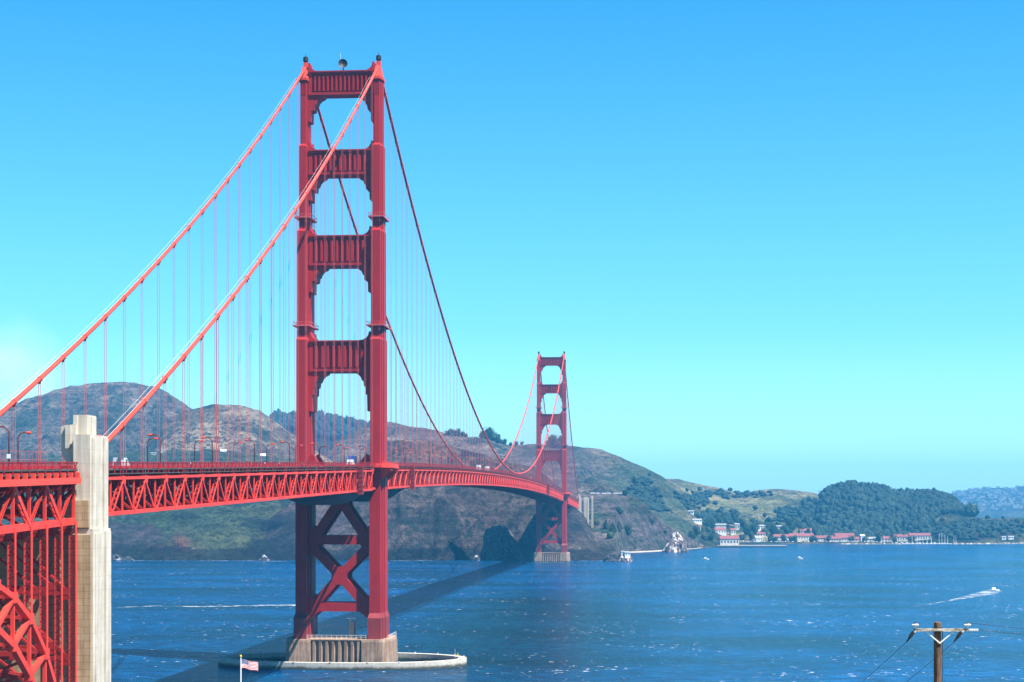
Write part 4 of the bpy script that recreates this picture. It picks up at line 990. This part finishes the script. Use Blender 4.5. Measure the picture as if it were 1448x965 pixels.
# ------------------------------------------------------------------ buildings
def house(name, u, Z, w, d, h, rh, rz, wallm, roofm, label, nwin=4, z=None, floors=1, cat='building', hip=False, parent_tag=True):
    z0 = hill_at(u, Z) if z is None else z
    root = empty(name, at(u, Z, z0), YAW+rz); tag(root, label, cat)
    MB().box(-w/2,w/2,-d/2,d/2,-3,h).build('wall', wallm, root)
    r_ = MB(); i_ = w*.18 if hip else 0
    r_.add([(-w/2-.6,-d/2-.6,h),(w/2+.6,-d/2-.6,h),(w/2+.6,d/2+.6,h),(-w/2-.6,d/2+.6,h),(-w/2-.6+i_,0,h+rh),(w/2+.6-i_,0,h+rh)], [(0,1,5,4),(2,3,4,5),(1,2,5),(3,0,4),(0,3,2,1)])
    r_.build('roof', roofm, root)
    for fl in range(floors):
        for k in range(nwin):
            xx = -w/2+w*(k+.5)/nwin; zz = h*(fl+.35)/floors
            MB().box(xx-w/nwin*.2, xx+w/nwin*.2, -d/2-.08, -d/2-.01, zz, zz+h/floors*.4).build('window', M['glass'], root)
    return root
b1 = house('lighthouse_station', 886.5, 1953, 6, 4.5, 5, 1.2, .3, M['white'], M['roofg'], 'small white fog station on the rocks right of the far tower', 2, 5)
house('annex', 880, 1954, 3, 3.5, 8, .8, .3, M['white'], M['roofg'], 'narrow white hut just left of the fog station on the rocks', 1, 3)
# timber pier with its large white boathouse
DK = empty('timber_pier', at(1063, 2650, 0), YAW); tag(DK, 'long low dark timber pier reaching right from the white boathouse', 'pier')
MB().box(-53,51,-9,9,2.0,3.2).build('deck', M['arm'], DK); pl_ = MB()
for k in range(42): 
    for yy in (-8.5, 0, 8.5): pl_.tube([(-52+k*2.5,yy,-4),(-52+k*2.5,yy,2.0)], .28, 6)
pl_.build('piles', M['dark'], DK)
rl2 = MB(); rl2.box(-52,51,-8.9,-8.7,4.2,4.35)
for k in range(42): rl2.box(-52+k*2.5,-51.8+k*2.5,-8.9,-8.7,3.2,4.3)
rl2.build('railing', M['arm'], DK)
house('boathouse', 1031, 2652, 28, 14, 9.5, 4.5, 0, M['wall'], M['roof'], 'big cream boathouse with red roof at the left end of the timber pier', 6, 3.2, 1)
BL = [ # u, Z, w, d, h, rh, rot, wall, roof, label, windows
 (1017,3010,20,12,7,4,.4,'wall','roof','red roofed white house above and left of the big boathouse',4),
 (1036,3060,9,8,8,3,.2,'wall','roof','small house with red roof among trees above the boathouse',2),
 (1042,3110,8,7,10,2,0,'wall','roofg','narrow pale house in a gap between two groves above the boathouse',2),
 (1019,3120,18,8,6,2,0,'wall','roofg','long dim low building under the grove above the boathouse',5),
 (985,2950,16,8,5,2,.2,'white','roofg','pale flat building among trees left of the boathouse, upper of two',4),
 (987,2860,8,6,5,2,.2,'wall','roof','tiny red roofed house on the wooded slope, lower left of the boathouse',2),
 (977,2990,9,6,4,1.5,-.2,'white','roofg','small white house leftmost among the hillside trees',2),
 (1078,3080,18,9,8,2,.1,'white','roofg','white two storey house between groves, right of the big round tree',4),
 (1098,3110,16,9,6,2,-.1,'white','roofg','pale low building high on the slope right of the groves',4),
 (1076,3010,14,8,5,3,.1,'wall','roof','low red roofed shed just under the white two storey house',3),
 (1072,2960,12,8,6,4,.3,'white','roofg','white gabled cottage behind the timber pier',3),
 (1108,2985,34,11,5,4,.05,'wall','roof','long red roofed barrack, leftmost of the waterfront row',8),
 (1133,2990,40,11,6,5,.05,'wall','roof','long red roofed barrack, second of the waterfront row',9),
 (1139,3020,20,10,9,4,.0,'wall','roof','taller red roofed hall behind the second waterfront barrack',4),
 (1163,2985,34,11,5,4,-.03,'wall','roof','red roofed barrack left of the broad steep roof',8),
 (1178,2975,26,9,5,3.5,-.03,'wall','roof','low red roofed barrack in front of the broad steep roof',6),
 (1194,3000,32,16,6,8,-.02,'wall','roof','waterfront hall with a broad steep pinkish red roof',7),
 (1213,2990,22,10,4,4,-.02,'wall','roof','small red roofed shed right of the broad steep roof',4),
 (1219,2970,7,7,10,2,.2,'white','white','narrow white tower house right of the waterfront row',1),
 (1232,2975,30,10,5,3,0,'wall','roofg','grey roofed white shed between the tower house and the marina',6),
 (1252,2990,26,10,5,4,0,'wall','roof','red roofed white house behind the left marina masts',5),
 (1275,3010,26,10,8,4,0,'wall','roof','left section of the long red roofed quarters behind the marina',6),
 (1300,3010,36,10,8,4,0,'wall','roof','right section of the long red roofed quarters behind the marina',8),
 (1419,3000,7,6,4,1.5,.1,'white','roofg','small white shed on the far right shore, left of two',1),
 (1429,3002,9,6,4,1.5,.1,'white','roofg','small white shed on the far right shore, right of two',2),
 (217,2560,8,6,1.8,1,.1,'wall','roofg','white low building on the hill just above the railing, leftmost',2),
 (230,2565,9,6,1.8,1,.1,'wall','roofg','white low building on the hill just above the railing, second',2),
 (316,2570,7,6,1,3,.1,'white','white','white peaked tent shape above the railing left of the near tower',0),
 (372,2575,7,6,1,3,.1,'white','white','white peaked tent shape above the railing nearest the near tower',0)]
for (u, Z, w, d, h, rh, rz, wm_, rf, lab, nw) in BL: house('house' if w < 22 else 'barracks', u, Z, w, d, h, rh, rz, M[wm_], M[rf], lab, nw)
# distant town on the far blue hill
tw = MB(); M['townw'] = var_mat('town_walls', (.14,.14,.14), (.4,.39,.37), .05, .8)
for k in range(520):
    u = random.uniform(1340, 1600); Z = random.uniform(7000, 8650); z = hill_at(u, Z)
    if z < 4: continue
    p = at(u, Z, z); w, d, h = random.uniform(8,20), random.uniform(8,14), random.uniform(4,9); tw.box(p.x-w/2,p.x+w/2,p.y-d/2,p.y+d/2,z-3,z+h)
tag(tw.build('distant_town', M['townw']), 'pale specks of a town spread over the far blue hillside', 'town', kind='stuff')

# cars parked along the hilltop road and the waterfront
carp = {c: vehicle('car', p) for c, p in (('white', M['white']), ('silver', M['silver']), ('blue', M['blue']))}
cu = {c: False for c in carp}
def put_car(c, u, Z, rz, lab, grp, dz=0, z=None):
    o = carp[c] if not cu[c] else copy_tree(carp[c]); cu[c] = True
    o.location = at(u, Z, (hill_at(u, Z) if z is None else z)+dz); o.rotation_euler = (0,0,YAW+rz); tag(o, lab, 'car', grp)
for k in range(14):
    c = ('white','white','silver','white','blue')[k % 5]
    put_car(c, 836+k*3.3+random.uniform(-.6,.6), 2479, R(90), 'tiny %s car on the hilltop road right of the far tower, %s from left' % (c, ORD[k]), 'cars parked on the hilltop road', .4)
for k in range(44):
    c = ('white','silver','white','blue','white','white','silver')[k % 7]
    put_car(c, 1050+k*4.4+random.uniform(-1.2,1.2), random.choice((2935,2942,2950)), R(random.choice((0,90,75))), ('tiny %s car on the waterfront, %s from the boathouse' % (c, ORD[k])) if k < 40 else ('tiny %s car on the waterfront, %s of the last four at right' % (c, ORD[k-40])), 'cars parked on the waterfront', .3)

# ------------------------------------------------------------------ marina
def boat(L_, mast, hullm=None):
    root = empty('sailboat' if mast else 'motorboat'); w = L_*.3
    st = [(-L_/2,.38*w),(-L_/4,.5*w),(L_*.1,.48*w),(L_*.35,.26*w),(L_/2,.02)]
    ring = lambda k, z: [(x, y*k, z) for x, y in st]+[(x, -y*k, z) for x, y in reversed(st)]
    b = MB(); n_ = 10; a_ = ring(.6,-.2)+ring(1,1.1); b.add(a_, [tuple(range(n_))[::-1], tuple(range(n_,2*n_))]+[(i,(i+1)%n_,n_+(i+1)%n_,n_+i) for i in range(n_)]); b.build('hull', M['white'], root)
    c = MB(); c.prism([(-L_*.25,-w*.28),(L_*.15,-w*.22),(L_*.15,w*.22),(-L_*.25,w*.28)], 1.1, 2.0 if mast else 2.6, [(-L_*.22,-w*.24),(L_*.08,-w*.18),(L_*.08,w*.18),(-L_*.22,w*.24)]); c.build('cabin', M['white'], root)
    MB().box(-L_*.2,L_*.07,-w*.26,w*.26,1.35,1.7).build('window', M['glass'], root)
    if mast:
        MB().tube([(L_*.05,0,1),(L_*.05,0,mast)], [.30,.22], 6).build('mast', M['white'], root); MB().tube([(L_*.05,0,2.4),(-L_*.4,0,2.5)], .2, 6).build('boom', M['blue'] if L_ > 10 else M['white'], root)
    return root
us_b = [1246,1250.5,1261.5,1290,1297,1305,1311,1317,1328,1332,1336,1340,1349,1352]
ms = [12,14,11,13,15,11,12,13,17,18,16,14,13,12]; protos = {}
for i, (u, mh) in enumerate(zip(us_b, ms)):
    Lb_ = 9 if mh < 14 else 12
    o = boat(Lb_, mh); o.location = at(u, 2906-(i % 3)*6, 0); o.rotation_euler = (0,0,YAW+R(random.choice((80,100,65))))
    tag(o, 'white sailboat with a %s mast in the marina, %s mast from the left' % ('tall' if mh > 14 else 'short', ORD[i]), 'sailboat', 'sailboats in the marina')
for i, u in enumerate((1268,1276,1283,1301,1322)):
    o = boat(9, 0); o.location = at(u, 2900, 0); o.rotation_euler = (0,0,YAW+R(10)); tag(o, 'white motorboat without a mast in the marina, %s from the left' % ORD[i], 'motorboat', 'motorboats in the marina')
BW = MB()
def bank(pts, w, h, name, label, mat):
    q = MB(); vs = []; pts = [Vector(p) for p in pts]; n_ = 60
    L_ = [pts[0].lerp(pts[1], i/n_) for i in range(n_+1)] if len(pts) == 2 else pts
    for i, p in enumerate(L_):
        hh = h*(.75+.5*random.random()); k = w*(.85+.3*random.random()); vs += [p+Vector((0,-k,-2)), p+Vector((0,-k*.35,hh)), p+Vector((0,k*.35,hh*.95)), p+Vector((0,k,-2))]
    m_ = len(L_); q.add(vs, [(4*i+j,4*i+4+j,4*i+5+j,4*i+1+j) for i in range(m_-1) for j in range(3)]+[(3,2,1,0),(4*m_-4,4*m_-3,4*m_-2,4*m_-1)])
    return tag(q.build(name, mat), label, 'breakwater')
bkm = rock_mat('breakwater_rubble', (.14,.13,.12), (.4,.38,.34), .5)
bank([at(1190,2870,0), at(1276,2868,0)], 3.5, 1.9, 'breakwater', 'low rubble breakwater in front of the left marina masts', bkm)
bank([at(1345,2875,0), at(1448,2905,0)], 3.5, 2.2, 'breakwater', 'low rubble breakwater running right from the marina', bkm)
fl_ = MB(); p0 = at(1270,2896,0); p1 = at(1354,2896,0); fl_.bar((p0.x,p0.y,.35),(p1.x,p1.y,.35), 2.4, .9); tag(fl_.build('floating_dock', M['white']), 'long pale floating dock under the marina boats', 'dock')
# pale beach
bt = MB()
bp = [(868,2012),(885,2333),(915,2373),(945,2440),(960,2482),(1000,2642)]
for (u0,z0),(u1,z1) in [((888,2322),(915,2362)),((915,2362),(945,2432)),((945,2432),(962,2478)),((962,2478),(1002,2638))]:
    a_, b_, c__, d_ = at(u0,z0-14,.35), at(u1,z1-14,.35), at(u1,z1+10,1.6), at(u0,z0+10,1.6); bt.add([a_,b_,c__,d_], [(0,1,2,3)])
tag(bt.build('beach', var_mat('beach_sand', (.20,.18,.15), (.42,.38,.33), .1, .95)), kind='structure')

# motorboats and wakes on the water
foam, nt, bb = newmat('foam'); fn = noise(nt, world(nt, (.35,.6,1)), .3, 7, .75)
bb.inputs['Base Color'].default_value = (.82,.86,.88,1); bb.inputs['Roughness'].default_value = .8
nt.links.new(ramp(nt, fn, [(.46,(0,0,0)),(.70,(.85,.85,.85))]), bb.inputs['Alpha'])
def ribbon(pts, name, label, z=.06):
    q = MB(); vs = []
    for i, (u, v, w) in enumerate(pts):
        Z = CZ*F/(v-HOR); p = at(u, Z, z); vs += [p+Vector((0,-w,0)), p+Vector((0,w,0))]
    q.add(vs, [(2*i,2*i+2,2*i+3,2*i+1) for i in range(len(pts)-1)]); return tag(q.build(name, foam), label, 'foam', kind='stuff')
ribbon([(165,859.5,1.2),(190,858.3,2.5),(205,857.8,3),(225,857,3),(232,857.6,1.5),(262,858,3.5),(300,858,5),(320,857.5,5.5),(350,857,6.5),(385,856.2,7),(395,856.3,9),(420,856,9),(450,855.5,8)], 'boat_wake', 'long white wake line crossing the water left of the near tower')
mbt = boat(11, 0); mbt.location = at(452, CZ*F/(855.5-HOR), 0); mbt.rotation_euler = (0,0,YAW); tag(mbt, 'white motorboat at the head of the long wake behind the near tower', 'motorboat')
ribbon([(1290,858,1),(1315,854.5,2),(1335,851,3),(1350,848,6),(1370,844,11),(1385,841,17),(1398,838,22),(1408,836.5,15),(1415,835.5,4)], 'boat_wake', 'short bright wake behind the small boat at right')
mbt = boat(8, 0); mbt.location = at(1406, CZ*F/(836-HOR), 0); mbt.rotation_euler = (0,0,YAW+R(15)); tag(mbt, 'small motorboat throwing spray above the utility pole', 'motorboat')
for u, v, lab in ((998,791.5,'small white boat on open water right of the sea stack'), (1131,790.5,'small white boat on open water below the waterfront row')):
    o = boat(7.5, 0); o.location = at(u, CZ*F/(v-HOR), 0); o.rotation_euler = (0,0,YAW+.1); tag(o, lab, 'motorboat')
def surf(u0, u1, dz, w, name, label):
    q = MB(); vs = []; n_ = max(6, int((u1-u0)/3))
    for i in range(n_+1):
        u = u0+(u1-u0)*i/n_; Z = float(shore(np.array([u]))[0])+float(14*(fbm(np.array([u/16]), np.array([3.3]), 4)-.5)[0])*2+dz; k = w*random.uniform(.2,1.3)*min(1, 4*min(i, n_-i)/n_+.1)
        vs += [at(u, Z-k, .07), at(u, Z+k, .07)]
    q.add(vs, [(2*i,2*i+2,2*i+3,2*i+1) for i in range(n_)]); tag(q.build(name, foam), label, 'foam', kind='stuff')
surf(273, 372, -10, 5, 'surf', 'white surf line along the shore left of the near tower'); surf(358, 408, -26, 4, 'surf', 'second surf line just off the dark spur')
surf(545, 620, -9, 5, 'surf', 'white surf line right of the near tower'); surf(660, 690, -14, 3, 'surf', 'thin surf round the white topped rock')
surf(155, 265, -8, 2.5, 'surf', 'broken surf right of the concrete pylon'); surf(758, 800, -62, 2.5, 'surf', 'surf at the foot of the far pier'); surf(808, 868, -8, 3, 'surf', 'surf below the headland right of the far tower')

# ------------------------------------------------------------------ trees
def crown_faces(mb_, cx, cy, cz, rx, rz_, n, size, r_, lob=5, cone=False):
    lobes = [(r_.normalvariate(0,.42), r_.normalvariate(0,.42), r_.uniform(-.5,.7), r_.uniform(.35,.6)) for _ in range(lob)]
    for k in range(n):
        lx, ly, lz, lr = lobes[k % lob]
        while True:
            a_, b_, c_2 = r_.uniform(-1,1), r_.uniform(-1,1), r_.uniform(-1,1)
            q_ = a_*a_+b_*b_+c_2*c_2
            if .25 < q_ < 1: break
        zf = max(-1, min(1, lz+c_2*lr)); tap = (1-(zf+1)/2)*1.1+.12 if cone else 1
        px = cx+(lx*tap+a_*lr*tap)*rx; py = cy+(ly*tap+b_*lr*tap)*rx; pz = cz+zf*rz_
        t1 = Vector((r_.uniform(-1,1), r_.uniform(-1,1), r_.uniform(-.6,.6))).normalized(); t2 = t1.cross(Vector((a_,b_,c_2+.3))).normalized(); s_2 = size*r_.uniform(.6,1.4)
        p = Vector((px,py,pz)); mb_.add([p-t1*s_2, p+t2*s_2*.8, p+t1*s_2, p-t2*s_2*.8], [(0,1,2,3)])
import bmesh
def lump(seed, sub=3):
    bm = bmesh.new(); bmesh.ops.create_icosphere(bm, subdivisions=sub, radius=1); r0 = np.random.default_rng(seed).random(3)*90
    co = np.array([v.co[:] for v in bm.verts]); fa = np.array([[v.index for v in f.verts] for f in bm.faces]); bm.free()
    n_ = fbm(co[:,0]*1.7+r0[0]+co[:,2]*1.1, co[:,1]*1.7+r0[1]-co[:,2]*.9, 3)-.5; b_ = ridged(co[:,0]*3.1+r0[2]+co[:,2]*2, co[:,1]*3.1+co[:,2]*1.7+r0[0], 2)-.6
    return co*(1+n_*.9-b_*.38)[:,None], fa
def make_tree(h, r, name, mat, seed, cone=False, n=900):
    r_ = random.Random(seed); root = empty(name)
    t = MB(); t.tube([(0,0,-2),(.1,0,h*.3),(-.1,.1,h*.75)], [h*.035,h*.025,h*.008], 7)
    for k in range(6):
        a_ = k*1.05; z0 = h*r_.uniform(.22,.55); t.tube([(0,0,z0),(math.cos(a_)*r*.35,math.sin(a_)*r*.35,z0+h*.12),(math.cos(a_)*r*.7,math.sin(a_)*r*.7,z0+h*.25)], [h*.014,h*.009,h*.004], 5)
    t.build('trunk', M['bark'], root); c = MB(); co_, fa_ = lump(seed+40); zz_ = co_[:,2]; k_ = (np.clip((1-zz_)/1.5, .12, 1.15) if cone else np.ones(len(zz_)))
    c.add([(x_*k1*r*.74, y_*k1*r*.74, h*.5+z_*h*.43) for (x_, y_, z_), k1 in zip(co_, k_)], [tuple(int(i) for i in f) for f in fa_])
    crown_faces(c, 0, 0, h*.5, r, h*.52, n, h*.034, r_, 8, cone); c.build('crown', mat, root); return root
TP = [make_tree(14, 7, 'broad_tree', M['leaf'], 1), make_tree(15, 4.6, 'cypress_tree', M['leaf'], 2, True), make_tree(12, 6.4, 'broad_tree', M['leaf2'], 3), make_tree(18, 7.5, 'broad_tree', M['leaf'], 4, n=700)]
tused = [False]*4
def put_tree(k, u, Z, sc, lab, grp, z=None):
    o = TP[k] if not tused[k] else copy_tree(TP[k]); tused[k] = True
    o.location = at(u, Z, (hill_at(u, Z) if z is None else z)-.9*sc-.6); o.rotation_euler = (0,0,random.uniform(0,6.28)); o.scale = (sc, sc, sc*random.uniform(.9,1.1)); tag(o, lab, 'tree', grp)
def zfor(u, v, Z0, Z1):      # depth at which the hillside appears at level v
    best = Z0; bd_ = 1e9
    Zs = np.linspace(Z0, Z1, 160); h, _ = terrain(np.full(160, float(u)), Zs); vv = HOR-(h-CZ)*F/Zs
    k = int(np.argmin(np.abs(vv-v)+(h < 0)*999)); return float(Zs[k])
for (k, u, v, sc, lab) in ((0,876,727,.78,'dark rounded tree alone high on the mauve slope'), (1,875,752,1.0,'dark pointed tree left of the round slope tree, upright'), (1,857,748,.95,'leftmost dark pointed tree behind the headland'),
    (1,866,757,1.15,'tallest dark pointed tree low on the slope behind the headland'), (0,887,756,1.0,'broad dark tree low on the slope above the beach'), (2,863,762,.8,'low bushy tree at the foot of the pointed trees'),
    (0,922,741,.6,'small round tree on the right shoulder of the mauve slope'), (2,941,754,.55,'small bush tree above and left of the sea stack'), (2,927,757,.45,'tiny bush right of the broad slope tree'),
    (0,884,683,.7,'dark tree on the road crest right of the parked cars'), (1,838,734,.8,'dark pointed tree below the far white pylon'), (2,844,741,.7,'small bushy tree below the far white pylon')):
    put_tree(k, u, zfor(u, v, 2030, 2478), sc, lab, 'trees on the slope right of the far tower')
for i, u in enumerate((632,637,643,648,654,659)): put_tree((0,3)[i % 2], u, 3188, (.6,.8,.9,.8,.7,.5)[i], 'skyline tree in the clump left of the black cable, %s from left' % ORD[i], 'skyline trees left of the cable')
for i, u in enumerate((682,687,692,698,704,709,714,722,730,738)): put_tree((3,0)[i % 2], u, 3190, (.9,1.25,1.35,1.2,.95,.7,.6,.5,.6,.5)[i], 'skyline tree just right of the black cable, %s from the left' % ORD[i], 'skyline trees right of the cable')
for i, u in enumerate((776,781,787,793,797)): put_tree((0,3)[i % 2], u, 3188, (1.0,1.3,1.4,1.2,.8)[i], 'skyline tree seen through the far tower, %s from the left' % ORD[i], 'skyline trees behind the far tower')
gro = [(978,765,.9),(985,758,1.0),(992,752,1.1),(1000,748,1.2),(1008,747,1.2),(996,763,1.0),(1005,765,.9),(1014,741,1.1),(1022,740,1.1),(1030,742,1.0),(1040,739,1.3),(1046,741,1.2),(1051,747,1.0),(1056,757,1.2),(1061,750,1.4),(1066,744,1.3),(1068,756,1.2),
  (1082,758,1.2),(1088,751,1.2),(1094,757,1.1),(1100,762,.9),(1114,757,1.3),(1121,750,1.3),(1128,744,1.2),(1134,757,1.1),(1142,745,1.2),(1105,748,.9),(1148,757,1.3),(1154,762,1.1),(1161,755,1.3),(1168,760,1.1),(1108,768,.8),(1062,764,.9),(1050,764,.8),(1226,764,.8),(1238,764,.9),(1372,725,1.6),(1378,728,1.3),(1366,722,1.4)]
for i, (u, Z, sc) in enumerate(((1001,2905,.8),(1009,2925,.7),(1090,2950,.8),(1096,2955,.7),(1119,2955,.9),(1124,2950,.7),(1149,2950,.9),(1153,2960,.8),(1172,2950,.7),(1204,2960,.8),(1223,2955,.9),(1243,2965,.9),(1263,2975,.9),(1287,2985,.8),(1357,2990,.9),(1364,3000,1.0),(1390,3010,.9),(1398,3015,.8))):
    put_tree((0,2,3)[i % 3], u, Z, sc, 'small tree standing among the waterfront buildings, %s from the left' % ORD[i], 'trees among the waterfront buildings')
for i, (u, v, sc) in enumerate(gro):
    if i < 36: lab = 'dark tree in the waterfront groves, %s from the left shore' % ORD[i]; gp = 'trees in the waterfront groves'
    else: lab = 'dark tree at the right foot of the wooded hill, %s of three' % ('first','second','third')[i-36]; gp = 'trees at the end of the wooded hill'
    put_tree((0,3,2)[i % 3] if i % 4 else 3, u, zfor(u, v, float(shore(np.array([u]))[0])+60, 3300), sc, lab, gp)
# far woods that read as one mass
LUMPS = [lump(k, 3) for k in range(7)]
def wood(name, label, spots, mat, nface, size, seed):
    r_ = random.Random(seed); VV = []; FF = []; base = 0; q = MB()
    for i, (u, Z, h, rad) in enumerate(spots):
        z = hill_at(u, Z)
        if z < 1: continue
        p = at(u, Z, z); co, fa = LUMPS[i % 7]; a_ = r_.uniform(0, 6.28); ca_, sa_ = math.cos(a_), math.sin(a_)
        v = np.stack([(co[:,0]*ca_-co[:,1]*sa_)*rad*.8+p.x, (co[:,0]*sa_+co[:,1]*ca_)*rad*.8+p.y, co[:,2]*h*.5+z+h*.42], 1)
        VV.append(v); FF.append(fa+base); base += len(v)
        if nface: crown_faces(q, p.x, p.y, z+h*.46, rad, h*.52, nface, size*r_.uniform(.8,1.2), r_, 4)
    if q.v:
        VV.append(np.array(q.v)); qf = np.array(q.f)+base; FF.append(qf[:, :3]); FF.append(qf[:, [0,2,3]])
    VV = np.concatenate(VV).astype(np.float32); FF = np.concatenate(FF).astype(np.int32)
    me = bpy.data.meshes.new(name); me.vertices.add(len(VV)); me.vertices.foreach_set('co', VV.ravel()); me.loops.add(FF.size); me.loops.foreach_set('vertex_index', FF.ravel())
    me.polygons.add(len(FF)); me.polygons.foreach_set('loop_start', (np.arange(len(FF))*3).astype(np.int32)); me.polygons.foreach_set('loop_total', np.full(len(FF), 3, np.int32))
    me.update(calc_edges=True); me.materials.append(mat); o = bpy.data.objects.new(name, me); COL.objects.link(o); tag(o, label, 'woodland', kind='stuff')
r_ = random.Random(5); spots = []
for k in range(2300):
    u = r_.uniform(1132, 1374); Z = r_.uniform(3010, 3520)
    if u > 1290 and Z < 3060+(u-1290)*4.4: continue
    if u < 1162 and r_.random() < .75: continue
    spots.append((u, Z, r_.uniform(7,19), r_.uniform(4,10)))
wood('woodland', 'dense dark blue green wood covering the round hill behind the waterfront', spots, M['leafb'], 34, 1.0, 3)
spots = [(r_.uniform(385, 535), r_.uniform(4350, 4640), r_.uniform(14,30), r_.uniform(8,13)) for _ in range(260)]
wood('distant_woodland', 'far blue row of woods on the skyline seen through the near tower', spots, M['leafb'], 16, 1.6, 9)
spots = []
for (u0, v0, ru, rv, n_, za, zb2) in ((908,702,14,20,120,2900,3180),(925,718,14,14,90,2820,3300),(982,708,16,8,110,3100,3700),(1010,735,30,9,150,3060,3500),(1120,732,22,12,130,3100,3400),(1180,765,40,4,60,3000,3100),(1340,755,60,9,150,2990,3240),(1400,745,50,8,120,3000,3270),(1040,700,40,5,50,3300,3780)):
    for _ in range(n_):
        u = r_.gauss(u0, ru*.6); v = r_.gauss(v0, rv*.6); spots.append((u, zfor(u, v, za, zb2), r_.uniform(4,10), r_.uniform(4,8)))
wood('scrub_woodland', 'patches of dark scrub and small trees on the green slopes', spots, M['leafb'], 12, .9, 4)

# ------------------------------------------------------------------ haze
hz, nt, bb = newmat('sea_haze'); nt.nodes.remove(bb); pv = nt.nodes.new('ShaderNodeVolumePrincipled')
pv.inputs['Color'].default_value = (.07, .50, 1.0, 1); pv.inputs['Density'].default_value = 0.000085; pv.inputs['Anisotropy'].default_value = 0
nt.links.new(pv.outputs[0], nt.nodes['Material Output'].inputs['Volume'])
hb = MB(); hb.box(-10600,10600,-10600,10600,-8,330); ho = hb.build('haze', hz); tag(ho, kind='stuff')
